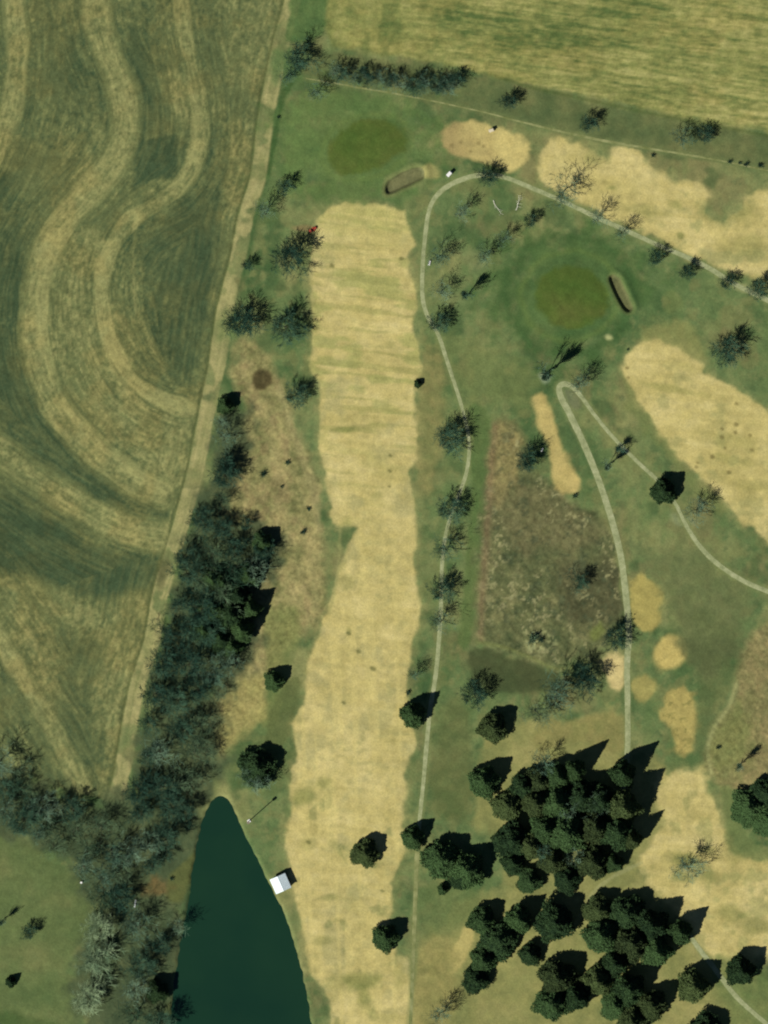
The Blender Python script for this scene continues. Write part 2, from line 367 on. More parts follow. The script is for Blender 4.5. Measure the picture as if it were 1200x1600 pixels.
for (cx, cy, r) in [(627, 404, 2.6), (609, 736, 2.4), (610, 712, 2), (537, 1098, 3), (482, 1316, 3), (545, 990, 3), (597, 1392, 2.6), (608, 760, 2), (519, 415, 3), (583, 1045, 4), (560, 1018, 3)]:
    paint(blob(cx, cy, r * 1.4, r, .4, .4, .3), A(104, 104, 60), .75)
paint(np.clip(np.exp(-(DL([(531, 820), (530, 880), (522, 930), (514, 960)]) / 2.5) ** 2), 0, 1), A(150, 148, 92), .5)

F2 = [(974, 578), (982, 556), (996, 540), (1025, 534), (1060, 545), (1080, 562), (1096, 570), (1098, 582), (1150, 606), (1206, 645), (1300, 700), (1300, 930), (1206, 850), (1160, 815), (1130, 775), (1092, 740), (1062, 715), (1040, 682), (1010, 640), (988, 606)]
mF2 = M(F2, 3.0, 6, 2.2, n=1)
paint(M([(1005, 530), (1030, 506), (1075, 505), (1095, 540), (1090, 570), (1040, 545)], 8, 12, 5), A(140, 138, 82), .6)
paint(M([(975, 580), (1060, 715), (1130, 790), (1110, 795), (1040, 710), (985, 640)], 5, 8, 4), A(112, 120, 70), .6)
sF2 = straw(431)
paint(M(F2, 12, 10, 5, n=1), sF2, .4)
paint(mF2, sF2)
paint(mF2 * sstep(.56, .72, fbm(X, Y, 30, 4, 433)), A(146, 144, 92), .5)
for (cx, cy, rx, ry, op) in [(1040, 606, 48, 5, .5), (1070, 575, 30, 8, .3), (1140, 690, 40, 10, .3), (1150, 720, 30, 6, .35), (1190, 760, 30, 12, .3)]:
    paint(mF2 * blob(cx, cy, rx, ry, .2, .6, .8), A(140, 138, 78), op)
for (cx, cy, r) in [(1128, 683, 3), (1149, 676, 2.4), (1113, 714, 3), (1133, 700, 2.2), (1139, 738, 2.8), (1150, 663, 3), (1151, 631, 3), (1172, 680, 2.4), (1175, 703, 2.6), (1128, 670, 2.2), (980, 575, 2.4), (982, 590, 2.2), (1088, 730, 2.4), (1090, 723, 2)]:
    paint(blob(cx, cy, r * 1.3, r, .4, .4, .3), A(110, 100, 58), .7)

TA = [(695, 196), (742, 193), (800, 206), (826, 225), (826, 245), (811, 266), (770, 258), (735, 247), (700, 238), (691, 216)]
mTA = M(TA, 4.0, 6, 3, n=2)
paint(mTA, mix2(sstep(700, 790, X + 60 * WXN), A(160, 142, 92), A(196, 178, 112)))
for (cx, cy, r) in [(706, 227, 3.5), (735, 237, 3), (748, 224, 3), (720, 222, 2.5), (755, 228, 2.5)]:
    paint(blob(cx, cy, r, r, 0, .5, .3), A(126, 112, 70), .6)
TB = [(844, 242), (868, 216), (900, 224), (928, 238), (948, 250), (958, 234), (976, 228), (1000, 238), (1010, 258), (1040, 274), (1058, 282), (1086, 286), (1106, 306), (1106, 332), (1130, 346), (1160, 328), (1186, 303), (1300, 310), (1300, 500), (1195, 430), (1150, 430), (1122, 418), (1075, 396), (1030, 374), (975, 349), (920, 325), (890, 311), (862, 298), (844, 282)]
mTB = M(TB, 4.5, 9, 3.5, n=2)
sTB = straw(451)
paint(M(TB, 14, 12, 6, n=2), sTB, .4)
paint(mTB, sTB)
paint(mTB * sstep(.54, .70, fbm(X, Y, 26, 4, 453)) * sstep(950, 1100, X), A(146, 146, 94), .6)
for (cx, cy, rx, ry, op) in [(1058, 322, 12, 10, .6), (1140, 330, 40, 22, .5), (957, 294, 8, 4, .7), (1064, 369, 5, 5, .7), (1010, 330, 40, 8, .3), (1180, 390, 40, 20, .35), (900, 255, 30, 20, .15), (1170, 440, 40, 14, .5), (935, 245, 14, 10, .5)]:
    paint(mTB * blob(cx, cy, rx, ry, .1, .6, .9), A(116, 122, 68), op)
TC = [(832, 622), (842, 614), (852, 618), (864, 650), (875, 690), (893, 728), (906, 752), (900, 772), (880, 768), (864, 748), (857, 704), (842, 668)]
mTC = M(TC, 4.0, 4, 3, n=2)
paint(mTC, mix2(fbm(X, Y, 22, 4, 461), A(168, 152, 92), A(200, 178, 112)))
SP = [("pA", [(985, 908), (1010, 902), (1036, 932), (1032, 955), (1021, 985), (1000, 982), (988, 950)], (168, 154, 88)),
      ("pB", [(1022, 1020), (1032, 1000), (1050, 994), (1068, 1003), (1073, 1022), (1062, 1040), (1045, 1046), (1028, 1038)], (192, 172, 102)),
      ("pC", [(944, 1035), (955, 1026), (970, 1032), (976, 1052), (972, 1074), (955, 1078), (950, 1055)], (204, 184, 124)),
      ("pD", [(990, 1066), (1005, 1058), (1022, 1068), (1018, 1084), (1000, 1090), (990, 1080)], (160, 150, 88)),
      ("pE", [(1043, 1082), (1068, 1068), (1088, 1082), (1088, 1110), (1082, 1160), (1070, 1182), (1050, 1168), (1045, 1140), (1030, 1120)], (172, 156, 92)),
      ("pF", [(926, 978), (940, 968), (946, 982), (932, 996), (924, 992)], (118, 126, 70))]
mSP = np.zeros_like(mTA)
for nm, pg, cc in SP:
    mm = M(pg, 4.0, *((2, 1.5) if nm == 'pB' else (9, 4)), n=3); mSP = np.maximum(mSP, mm)
    a = A(*cc)
    paint(M(pg, 9, 10, 5, n=3), a * .9, .4)
    paint(mm, mix2(fbm(X, Y, 9, 3, 471), a * .82, a * 1.1))
paint(M(SP[4][1], 3, 6, 4) * sstep(.55, .68, fbm(X, Y, 8, 3, 475)), A(120, 116, 66), .6)
# ---- right side reddish weedy ground and its curved pale border
ED = [(1300, 940), (1200, 968), (1165, 1008), (1152, 1060), (1140, 1100), (1112, 1140), (1104, 1175), (1112, 1210), (1140, 1235), (1185, 1225), (1300, 1220)]
mED = M(ED, 8, 10, 4, n=2)
paint(mED, mix3(fbm(X, Y, 16, 5, 481, .65), A(96, 98, 62), A(130, 123, 80), A(164, 144, 98)), .9)
paint(mED * blob(1135, 1160, 40, 60, .3, .5, .8), mix2(fbm(X, Y, 18, 3, 483), A(106, 116, 68), A(128, 128, 76)), .85)
paint(np.clip(np.exp(-(DL([(1150, 1070), (1138, 1105), (1114, 1140), (1105, 1175), (1112, 1208)]) / 3.5) ** 2), 0, 1), A(150, 150, 98), .85)
paint(M([(1060, 960), (1130, 960), (1150, 1000), (1140, 1060), (1115, 1110), (1095, 1200), (1090, 1060), (1080, 1000)], 8, 12, 5), mix2(fbm(X, Y, 24, 3, 485), A(84, 98, 58), A(98, 108, 66)), .7)
# ---- lower-right straw
FG = [(1040, 1212), (1062, 1200), (1092, 1205), (1110, 1236), (1130, 1282), (1148, 1330), (1210, 1342), (1300, 1340), (1300, 1540), (1210, 1490), (1165, 1520), (1130, 1512), (1098, 1482), (1062, 1420), (1010, 1378), (1000, 1342), (1030, 1292), (1022, 1242)]
mFG = M(FG, 6.0, 12, 5, n=2)
sFG = straw(491)
paint(M(FG, 18, 16, 6, n=2), sFG, .45)
paint(mFG, sFG)
paint(mFG * sstep(.54, .70, fbm(X, Y, 26, 4, 493)), A(146, 146, 90), .55)
for (cx, cy, rx, ry, op) in [(1075, 1345, 26, 12, .7), (1105, 1368, 20, 10, .6), (1068, 1372, 14, 8, .5), (1150, 1320, 20, 26, .5), (1180, 1448, 18, 14, .6), (1140, 1425, 16, 10, .5), (1100, 1330, 14, 6, .5)]:
    paint(mFG * blob(cx, cy, rx, ry, .2, .6, .9), A(112, 118, 66), op)
paint(M([(1125, 1235), (1150, 1240), (1170, 1310), (1210, 1340), (1150, 1335), (1132, 1290)], 4, 8, 4), A(106, 118, 70), .8)
paint(M([(1110, 1500), (1210, 1530), (1300, 1700), (1120, 1700), (1090, 1640), (1130, 1600)], 8, 12, 5), mix2(fbm(X, Y, 22, 4, 497), A(88, 110, 62), A(128, 130, 78)), .75)

paint(M([(1010, 860), (1100, 850), (1180, 930), (1160, 1000), (1100, 1060), (1060, 980), (1030, 900)], 14, 24, 8), mix2(fbm(X, Y, 30, 4, 499), A(92, 102, 62), A(112, 114, 74)), .7)
paint(M([(1070, 1000), (1150, 1000), (1140, 1040), (1085, 1040)], 10, 14, 6), A(84, 92, 58), .6)
# ---- putting greens
def ell(cx, cy, rx, ry, rot): return [(cx + rx * math.cos(a) * math.cos(rot) - ry * math.sin(a) * math.sin(rot), cy + rx * math.cos(a) * math.sin(rot) + ry * math.sin(a) * math.cos(rot)) for a in np.linspace(0, 2 * math.pi, 17)[:-1]]
G1 = ell(572, 230, 62, 40, -.28); G2 = ell(892, 464, 56, 49, .2)
mG1 = M(G1, 4, 8, 3); mG2 = M(G2, 4, 8, 3)
gcol = mix3(fbm(X, Y, 38, 4, 511), A(70, 98, 42), A(82, 98, 44), A(98, 102, 52))
paint(mG1, gcol, .92); paint(mG2, gcol, .95)
paint(np.clip(np.exp(-((SD(G1) + 9 + 10 * WXN) / 5) ** 2), 0, 1), A(104, 122, 64), .4)
# ---- bunkers
K1 = [(603, 294), (606, 284), (614, 278), (632, 268), (652, 261), (662, 266), (662, 278), (648, 286), (630, 294), (615, 301), (605, 302)]
K2 = [(952, 434), (958, 429), (967, 434), (974, 446), (984, 468), (989, 481), (984, 487), (977, 485), (969, 474), (958, 452)]
sK1 = SD(K1); sK2 = SD(K2)
mK1 = sstep(-1.2, 1.2, sK1 + 3 * WYN); mK2 = sstep(-1.2, 1.2, sK2 + 2 * WYN)
lip = sstep(-9, -3, sK1 + 6 * WXN) * sstep(265, 292, Y * .8 + X * .1 + 4) ; lip2 = sstep(-7, -3, sK2 + 4 * WXN)
paint(np.clip(sstep(-10, -2, sK1 + 8 * WXN), 0, 1), A(136, 136, 86), .5)
paint(blob(672, 268, 14, 10, .2, .5, .6), A(164, 154, 96), .75)
paint(lip2, A(112, 122, 72), .5)
paint(np.maximum(mK1, 0), mix2(fbm(X, Y, 7, 3, 521), A(98, 100, 66), A(124, 122, 82)))
paint(np.maximum(mK2, 0), mix2(fbm(X, Y, 7, 3, 523), A(88, 92, 60), A(112, 112, 72)))
paint(blob(1050, 474, 17, 17, 0, .3, .5), A(116, 124, 72), .5)
paint(blob(951, 527, 7, 5, .3, .5, .6), A(176, 176, 120), .8)
paint(blob(850, 590, 8, 6, .6, .5, .8), A(150, 162, 124), .8)
paint(blob(895, 622, 14, 16, .3, .5, .6), A(110, 112, 84), .6)
paint(blob(1066, 812, 16, 10, .3, .5, .9), A(138, 144, 102), .6)
paint(blob(738, 408, 22, 14, .3, .6, .9), A(132, 136, 90), .5)
paint(blob(700, 465, 22, 8, .2, .6, .9), A(128, 136, 88), .5)
paint(blob(480, 357, 24, 5, .05, .5, .7), A(150, 124, 84), .55)
paint(blob(1164, 452, 16, 6, .35, .5, .5), A(178, 176, 122), .8)
paint(M([(470, 118), (440, 140), (432, 180), (415, 275), (421, 277), (438, 190), (448, 145)], 2, 3, 2, n=1), A(62, 88, 46), .7)  # boundary fence row's shadow, painted into the turf as a dark green strip

# ---- cart paths: worn verge painted in the turf, the path itself is a ribbon laid on it
PATHS = {
 'a': (dict(w=4.3), [(1216, 478), (1185, 462), (1150, 445), (1110, 420), (1075, 402), (1030, 383), (975, 358), (920, 333), (870, 310), (830, 293), (795, 279), (765, 273), (735, 276), (705, 287), (684, 303), (671, 326), (664, 370), (660, 420), (660, 465), (668, 495), (684, 522), (700, 570), (715, 615), (725, 650), (733, 690), (729, 735), (716, 775), (701, 815), (694, 850), (690, 900), (689, 950), (686, 1000), (680, 1060), (672, 1110), (667, 1160), (662, 1220), (656, 1280), (654, 1310)]),
 'd': (dict(w=3), [(654, 1300), (652, 1330), (649, 1400), (646, 1470), (643, 1540), (640, 1620), (638, 1700)]),
 'b': (dict(w=4.4), [(972, 1290), (976, 1240), (981, 1165), (981, 1100), (980, 1040), (983, 990), (980, 950), (975, 905), (968, 860), (955, 810), (935, 750), (915, 700), (893, 653), (877, 622), (873, 606), (880, 599), (894, 603), (909, 619), (930, 648), (960, 684), (1000, 724), (1030, 752), (1055, 785), (1070, 815), (1090, 848), (1120, 880), (1160, 907), (1210, 928), (1290, 960)]),
 'c': (dict(w=4.0), [(1078, 1462), (1095, 1486), (1113, 1509), (1130, 1532), (1155, 1562), (1200, 1602), (1260, 1650)]),
}
dP = np.full(X.shape, 1e3, np.float32)
for k, (o, pl) in PATHS.items():
    dP = np.minimum(dP, DL(pl, m=30, n=3))
paint(np.clip(1 - sstep(3.5, 9, dP + 8 * WXN), 0, 1), A(122, 130, 80), .55)
FL = [(478, 122), (560, 136), (650, 152), (745, 172), (830, 194), (905, 212), (965, 224), (1060, 240), (1130, 252), (1200, 267), (1290, 285)]
dFL = DL(FL, m=30, n=2)
paint(np.clip(1 - sstep(2, 7, dFL + 6 * WXN), 0, 1), A(108, 118, 72), .6)
# grove trails
dTr = DL([(1003, 1348), (960, 1368), (930, 1392), (912, 1420), (896, 1450)], m=20)
paint(np.clip(1 - sstep(1.2, 4, dTr + 3 * WXN), 0, 1), A(158, 156, 106), .5)

# fine mottling everywhere
mot = fbm(X, Y, 4.6, 3, 601, .8) - .5
mot2 = fbm(X, Y, 11, 3, 607) - .5
lw = C.mean(2)
amp = np.where(mLF > .5, .5, np.where(mRF > .5, .4, np.where((mMD > .5) | (mED > .5) | (mME > .5), .75, .15)))
C *= (1 + amp * mot + .28 * mot2)[..., None]
fm = np.clip(mLF * .35 * (1 - mT) + mRF, 0, 1)[..., None]
wm = np.clip(mME + mMD + mED + mT, 0, 1)[..., None]
C *= np.array([.975, 1.005, 1.05]) * (1 - fm) + np.array([.93, 1.02, 1.02]) * fm
C *= 1 + (np.array([1.025, 1.0, .99]) - 1) * wm
C = np.clip(C, .004, .8)

# ------------------------------------------------------------------ height
POND = [(336, 1247), (348, 1244), (360, 1253), (374, 1285), (398, 1335), (414, 1368), (431, 1400), (452, 1447), (464, 1490), (474, 1530), (482, 1570), (488, 1605), (496, 1700), (490, 1800), (400, 1850), (280, 1820), (256, 1700), (264, 1600), (272, 1540), (281, 1480), (292, 1420), (303, 1350), (312, 1300), (322, 1265)]
sPo = SD(POND, m=60, n=3)
nearp = sstep(-60, -25, sPo)
H = (fbm(X, Y, 260, 3, 701) - .5) * 2.2 * (1 - nearp)
far = sstep(1300, 2500, np.hypot(X - 600, Y - 800)); H *= (1 - far)
H += .55 * sstep(-18, 30, SD(G1)) + .55 * sstep(-18, 30, SD(G2))
H += .35 * np.exp(-((sK1 + 6) / 5) ** 2) + .35 * np.exp(-((sK2 + 6) / 5) ** 2)
H -= 1.05 * sstep(-1.5, 3.0, sK1) + 1.2 * sstep(-1.5, 3.0, sK2)
H += mLF * (.10 * (strk - .5) + .16 * (speck - .5)) - .16 * np.clip(rut, 0, 1)
H += mRF * (.16 * (row - .5))
rough = np.clip(mMD + mME + mED + .6 * mWF, 0, 1)
H += rough * .55 * (fbm(X, Y, 9, 3, 711, .7) - .5)
flat = 1 - np.clip(1 - sstep(6, 14, dP), 0, 1)
H += .10 * (fbm(X, Y, 7, 2, 717) - .5) * flat * (1 - nearp)
H -= 2.6 * sstep(-6, 14, sPo + 4 * WYN + 3 * WXN)
H = H.astype(np.float32)
WATER_Z = -0.56
def hz(px, py):
    j = min(max(np.searchsorted(ax, px) - 1, 0), NX - 2); i = min(max(np.searchsorted(ay, py) - 1, 0), NY - 2)
    u = (px - ax[j]) / (ax[j + 1] - ax[j]); v = (py - ay[i]) / (ay[i + 1] - ay[i])
    return float((H[i, j] * (1 - u) + H[i, j + 1] * u) * (1 - v) + (H[i + 1, j] * (1 - u) + H[i + 1, j + 1] * u) * v)

# ------------------------------------------------------------------ materials
def material(name, rough=1.0, spec=0.05):
    m = bpy.data.materials.new(name); m.use_nodes = True
    b = m.node_tree.nodes["Principled BSDF"]
    b.inputs["Roughness"].default_value = rough
    b.inputs["Specular IOR Level"].default_value = spec
    return m, m.node_tree.nodes, m.node_tree.links, b
def noise(N, L, scale, detail=3, rough=.6, coord='Object'):
    tc = N.new("ShaderNodeTexCoord"); n = N.new("ShaderNodeTexNoise")
    n.inputs["Scale"].default_value = scale; n.inputs["Detail"].default_value = detail; n.inputs["Roughness"].default_value = rough
    L.new(tc.outputs[coord], n.inputs["Vector"])
    return n.outputs["Fac"]
def ramp(N, L, fac, stops):
    r = N.new("ShaderNodeValToRGB")
    while len(r.color_ramp.elements) < len(stops): r.color_ramp.elements.new(.5)
    for e, (p, c) in zip(r.color_ramp.elements, stops):
        e.position = p; e.color = rgba(c)
    L.new(fac, r.inputs[0]); return r.outputs[0]
def varied(name, c0, c1, scale, rough=.9, spec=.1, rnd=0.0, coord='Object', lo=.35, hi=.65):
    m, N, L, b = material(name, rough, spec)
    fac = noise(N, L, scale, 3, .6, coord)
    if rnd:
        oi = N.new("ShaderNodeObjectInfo"); ma = N.new("ShaderNodeMath"); ma.operation = 'MULTIPLY_ADD'
        L.new(oi.outputs["Random"], ma.inputs[0]); ma.inputs[1].default_value = rnd
        su = N.new("ShaderNodeMath"); su.operation = 'SUBTRACT'; su.inputs[1].default_value = rnd / 2
        L.new(fac, ma.inputs[2]); L.new(ma.outputs[0], su.inputs[0]); fac = su.outputs[0]
    L.new(ramp(N, L, fac, [(lo, c0), (hi, c1)]), b.inputs["Base Color"])
    return m

# turf: cover colour (what grows there) times fine procedural grain, with bump
turf, N, L, b = material("turf", 1.0, 0.0)
at = N.new("ShaderNodeAttribute"); at.attribute_name = "cover"
n1 = noise(N, L, 1.5, 4, .65); n2 = noise(N, L, .28, 3, .6)
r1 = ramp(N, L, n1, [(.25, (.80, .81, .80)), (.75, (1.19, 1.18, 1.17))])
r2 = ramp(N, L, n2, [(.3, (.9, .92, .93)), (.7, (1.08, 1.07, 1.04))])
mx = N.new("ShaderNodeMix"); mx.data_type = 'RGBA'; mx.blend_type = 'MULTIPLY'; mx.inputs[0].default_value = 1
mx.clamp_result = False
L.new(at.outputs["Color"], mx.inputs[6]); L.new(r1, mx.inputs[7])
mx2 = N.new("ShaderNodeMix"); mx2.data_type = 'RGBA'; mx2.blend_type = 'MULTIPLY'; mx2.inputs[0].default_value = 1
L.new(mx.outputs[2], mx2.inputs[6]); L.new(r2, mx2.inputs[7])
L.new(mx2.outputs[2], b.inputs["Base Color"])
bp = N.new("ShaderNodeBump"); bp.inputs["Strength"].default_value = .35; bp.inputs["Distance"].default_value = .25
L.new(n1, bp.inputs["Height"]); L.new(bp.outputs[0], b.inputs["Normal"])

# ------------------------------------------------------------------ build the setting's sheets from the raster
def tag(o, label=None, cat=None, group=None, kind=None):
    if label: o["label"] = label
    if cat: o["category"] = cat
    if group: o["group"] = group
    if kind: o["kind"] = kind
    return o
def link_mesh(name, me, parent=None):
    o = bpy.data.objects.new(name, me); col.objects.link(o)
    if parent is not None: o.parent = parent
    return o
def fc(m): return (m[:-1, :-1] + m[1:, :-1] + m[:-1, 1:] + m[1:, 1:]) / 4
cls = np.zeros((NY - 1, NX - 1), np.int32)
SHEETS = [("ground", "mown green rough of the golf course all around", "ground")]
def addcls(mask, name, label, cat):
    SHEETS.append((name, label, cat)); cls[fc(mask) > .5] = len(SHEETS) - 1
addcls(mLF, "crop_field", "striped dull green and straw farm field along the left edge", "field")
addcls(mRF, "stubble_field", "yellowish stubble field with fine rows at the top right", "field")
addcls(mT * (dtrk < 40), "farm_lane", "straw coloured grassy lane beside the striped farm field", "lane")
addcls(mWF, "woodland_floor", "dull leaf littered floor under the bare trees at lower left", "ground")
addcls(mME, "weedy_meadow", "pale weedy meadow between bare wood and long fairway", "meadow")
addcls(mMD, "weedy_meadow", "brown weedy meadow between the two cart paths", "meadow")
addcls(mED, "weedy_meadow", "reddish weedy ground at the right edge above the dark pines", "meadow")
addcls(mF1, "fairway", "long straw coloured fairway running down the middle", "fairway")
addcls(mF2, "fairway", "slanting straw coloured fairway at the right edge", "fairway")
addcls(mTA, "tee_ground", "small straw patch with reddish end below the hedgerow", "tee")
addcls(mTB, "fairway", "ragged straw coloured fairway above the upper cart path", "fairway")
addcls(mTC, "tee_ground", "narrow straw tee strip beside the hairpin of the path", "tee")
addcls(mFG, "fairway", "blotchy straw coloured fairway at lower right beside the grove", "fairway")
addcls(mG1, "putting_green", "olive putting green at the top of the long fairway", "putting green")
addcls(mG2, "putting_green", "round olive putting green ringed by darker grass", "putting green")
addcls(sstep(-2, 0, sK1), "bunker", "kidney shaped sand bunker beside the upper putting green", "bunker")
addcls(sstep(-2, 0, sK2), "bunker", "narrow dark edged bunker right of the round green", "bunker")
VX = wx(X).astype(np.float32).ravel(); VY = wy(Y).astype(np.float32).ravel(); VZ = H.ravel()
CF = np.concatenate([C.reshape(-1, 3), np.ones((NY * NX, 1))], 1).astype(np.float32)
# smooth normals shared by all sheets, so that no seam shows between them
gy, gx = np.gradient(H, ay * -S, ax * S)
NRM = np.stack([-gx, -gy, np.ones_like(gx)], -1).reshape(-1, 3)
NRM /= np.linalg.norm(NRM, axis=1, keepdims=True)
ii, jj = np.meshgrid(np.arange(NY - 1), np.arange(NX - 1), indexing='ij')
base = (ii * NX + jj)
Q = np.stack([base + NX, base + NX + 1, base + 1, base], -1)   # counter-clockwise seen from above
for ci, (nm, lab, cat) in enumerate(SHEETS):
    q = Q[cls == ci]
    if not len(q): continue
    ids, inv = np.unique(q.ravel(), return_inverse=True)
    me = bpy.data.meshes.new(nm)
    me.vertices.add(len(ids)); me.loops.add(len(inv)); me.polygons.add(len(q))
    me.vertices.foreach_set("co", np.stack([VX[ids], VY[ids], VZ[ids]], 1).astype(np.float32).ravel())
    me.loops.foreach_set("vertex_index", inv.astype(np.int32).ravel())
    me.polygons.foreach_set("loop_start", np.arange(0, len(inv), 4, dtype=np.int32))
    me.polygons.foreach_set("use_smooth", np.ones(len(q), bool))
    a = me.attributes.new("cover", 'FLOAT_COLOR', 'POINT')
    a.data.foreach_set("color", CF[ids].ravel())
    me.update(calc_edges=True)
    me.normals_split_custom_set_from_vertices(NRM[ids].tolist())
    me.materials.append(turf)
    tag(link_mesh(nm, me), lab, cat, kind="structure")

# ---- pond water
wat, N, L, b = material("pond_water", .12, .4)
nz = noise(N, L, .03, 3, .5)
L.new(ramp(N, L, nz, [(.3, A(21, 51, 38)), (.7, A(28, 58, 40))]), b.inputs["Base Color"])
nb = noise(N, L, 1.2, 3, .6); bp = N.new("ShaderNodeBump"); bp.inputs["Strength"].default_value = .08; bp.inputs["Distance"].default_value = .05
L.new(nb, bp.inputs["Height"]); L.new(bp.outputs[0], b.inputs["Normal"])
PP = smooth(POND, True, 3)
cen = PP.mean(0); PW = cen + (PP - cen) * 1.0
dirs = PP - np.roll(PP, 1, 0)
import bmesh
bm = bmesh.new()
bv = []
nP = len(PP)
for i in range(nP):
    tvec = PP[(i + 1) % nP] - PP[i - 1]; tvec /= np.linalg.norm(tvec) + 1e-9
    nvec = np.array([tvec[1], -tvec[0]])
    # outward is away from the inside: test orientation once with the polygon's area sign
    bv.append((PP[i], nvec))
area = 0.5 * np.sum(PP[:, 0] * np.roll(PP[:, 1], -1) - np.roll(PP[:, 0], -1) * PP[:, 1])
sg = 1 if area > 0 else -1
vs = [bm.verts.new((wx(p[0] + sg * n[0] * 5), wy(p[1] + sg * n[1] * 5), WATER_Z)) for p, n in bv]
bm.faces.new(vs); bmesh.ops.triangulate(bm, faces=bm.faces[:]); bmesh.ops.recalc_face_normals(bm, faces=bm.faces[:])
for f_ in bm.faces:
    if f_.normal.z < 0: f_.normal_flip()
me = bpy.data.meshes.new("pond"); bm.to_mesh(me); bm.free(); me.materials.append(wat)
tag(link_mesh("pond", me), "dark green pond narrowing to a rounded tip", "pond", kind="structure")

# ---- cart paths as ribbons
pth, N, L, b = material("worn_path", 1.0, 0.02)
n1 = noise(N, L, .35, 5, .7); n2 = noise(N, L, 2.0, 3, .6)
c1 = ramp(N, L, n1, [(.28, A(124, 132, 92)), (.5, A(154, 160, 116)), (.72, A(176, 178, 138))])
mx = N.new("ShaderNodeMix"); mx.data_type = 'RGBA'; mx.blend_type = 'MULTIPLY'; mx.inputs[0].default_value = 1
L.new(c1, mx.inputs[6]); L.new(ramp(N, L, n2, [(.3, (.85, .86, .86)), (.7, (1.1, 1.1, 1.1))]), mx.inputs[7]); L.new(mx.outputs[2], b.inputs["Base Color"])
pth2 = varied("worn_trail", A(112, 120, 72), A(150, 152, 104), .25, 1.0, .02)
def ribbon(name, pts, w, mat, label, cat, dz=.05, cols=5, seed=3, rag=.4):
    P = smooth(pts, False, 9)
    rg = np.random.default_rng(seed)
    n = len(P); verts = []; faces = []
    j = np.cumsum(rg.normal(0, .3, (n, 2)), 0); j -= np.linspace(0, 1, n)[:, None] * j[-1]; j = np.clip(j, -2.4, 2.4) * rag
    for i in range(n):
        t_ = P[min(i + 1, n - 1)] - P[max(i - 1, 0)]; t_ = t_ / (np.linalg.norm(t_) + 1e-9); nn = np.array([-t_[1], t_[0]])
        wi = w[i] if hasattr(w, '__len__') else w
        for k in range(cols):
            u = -1 + 2 * k / (cols - 1)
            off = u * wi + (j[i, 0] if u < 0 else j[i, 1]) * abs(u) + rg.normal(0, .25) * rag * abs(u)
            p = P[i] + nn * off
            verts.append((wx(p[0]), wy(p[1]), hz(p[0], p[1]) + dz - .02 * abs(u)))
    for i in range(n - 1):
        for k in range(cols - 1):
            a_ = i * cols + k
            faces.append((a_, a_ + 1, a_ + cols + 1, a_ + cols))
    me = bpy.data.meshes.new(name); me.from_pydata(verts, [], faces)
    me.polygons.foreach_set("use_smooth", [True] * len(faces))
    me.materials.append(mat); me.update()
    if me.polygons[0].normal.z < 0: me.flip_normals()
    return tag(link_mesh(name, me), label, cat, kind="structure")
Pa = smooth(PATHS['a'][1], False, 9)
ribbon("cart_path", PATHS['a'][1], np.interp(Pa[:, 1], [260, 480, 700, 1250, 1330], [4.0, 3.8, 3.2, 3.3, 2.9]), pth, "pale cart path looping round the top and running down beside the long fairway", "path", seed=3)
ribbon("cart_path", PATHS['d'][1], 2.9, pth2, "faint lower end of the cart path beside the fairway, down to the bottom edge", "path", seed=9, rag=.6)
Pb = smooth(PATHS['b'][1], False, 9)
wb = np.interp(np.arange(len(Pb)), [0, len(Pb) * .55, len(Pb) * .64, len(Pb) * .8, len(Pb)], [3.8, 4.3, 2.8, 3.0, 4.0])
ribbon("cart_path", PATHS['b'][1], wb, pth, "pale cart path with a hairpin bend above the brown meadow", "path", seed=4)
ribbon("cart_path", PATHS['c'][1], 3.6, pth, "short pale cart path in the lower right corner", "path", seed=5)
ribbon("footpath", FL, 0.9, pth2, "thin pale trail along the grass verge below the hedgerow", "path", seed=6, rag=.5, cols=3)

# ------------------------------------------------------------------ trees
bark = varied("bark", A(58, 66, 50), A(92, 96, 74), 1.2, .95, .05, rnd=.35)
twig = varied("twigs", A(68, 100, 82), A(112, 138, 112), .55, .95, .05, rnd=.45)
twig_dark = varied("dark_twigs", A(40, 68, 56), A(70, 100, 78), .5, .95, .05, rnd=.3)
twig_wood = varied("grey_twigs", A(46, 72, 54), A(92, 114, 84), .5, .95, .05, rnd=.5)
twig_pale = varied("pale_twigs", A(92, 118, 90), A(148, 168, 128), .5, .95, .05, rnd=.3)
needle = varied("needles", A(36, 56, 34), A(72, 98, 57), .7, .9, .12, rnd=.5, lo=.25, hi=.75)
needle_olive = varied("olive_needles", A(48, 62, 36), A(84, 100, 58), .7, .9, .12, rnd=.4, lo=.25, hi=.75)

def tubes(segs, sides=3):
    V = []; F = []
    for (p, q, r0, r1) in segs:
        p = np.array(p, float); q = np.array(q, float); d = q - p; ln = np.linalg.norm(d)
        if ln < 1e-6: continue
        d /= ln
        u = np.cross(d, (0, 0, 1.0)); 
        if np.linalg.norm(u) < .1: u = np.cross(d, (1.0, 0, 0))
        u /= np.linalg.norm(u); w = np.cross(d, u)
        b0 = len(V)
        for k in range(sides):
            a = 2 * math.pi * k / sides
            V.append(p + (u * math.cos(a) + w * math.sin(a)) * r0)
        for k in range(sides):
            a = 2 * math.pi * k / sides
            V.append(q + (u * math.cos(a) + w * math.sin(a)) * r1)
        for k in range(sides):
            k2 = (k + 1) % sides
            F.append((b0 + k, b0 + k2, b0 + sides + k2, b0 + sides + k))
    return V, F
def mesh_of(name, V, F, mats, smooth_=False):
    me = bpy.data.meshes.new(name); me.from_pydata([tuple(map(float, v)) for v in V], [], F)
    if smooth_: me.polygons.foreach_set("use_smooth", [True] * len(F))
    for m in mats: me.materials.append(m)
    me.update(); return me

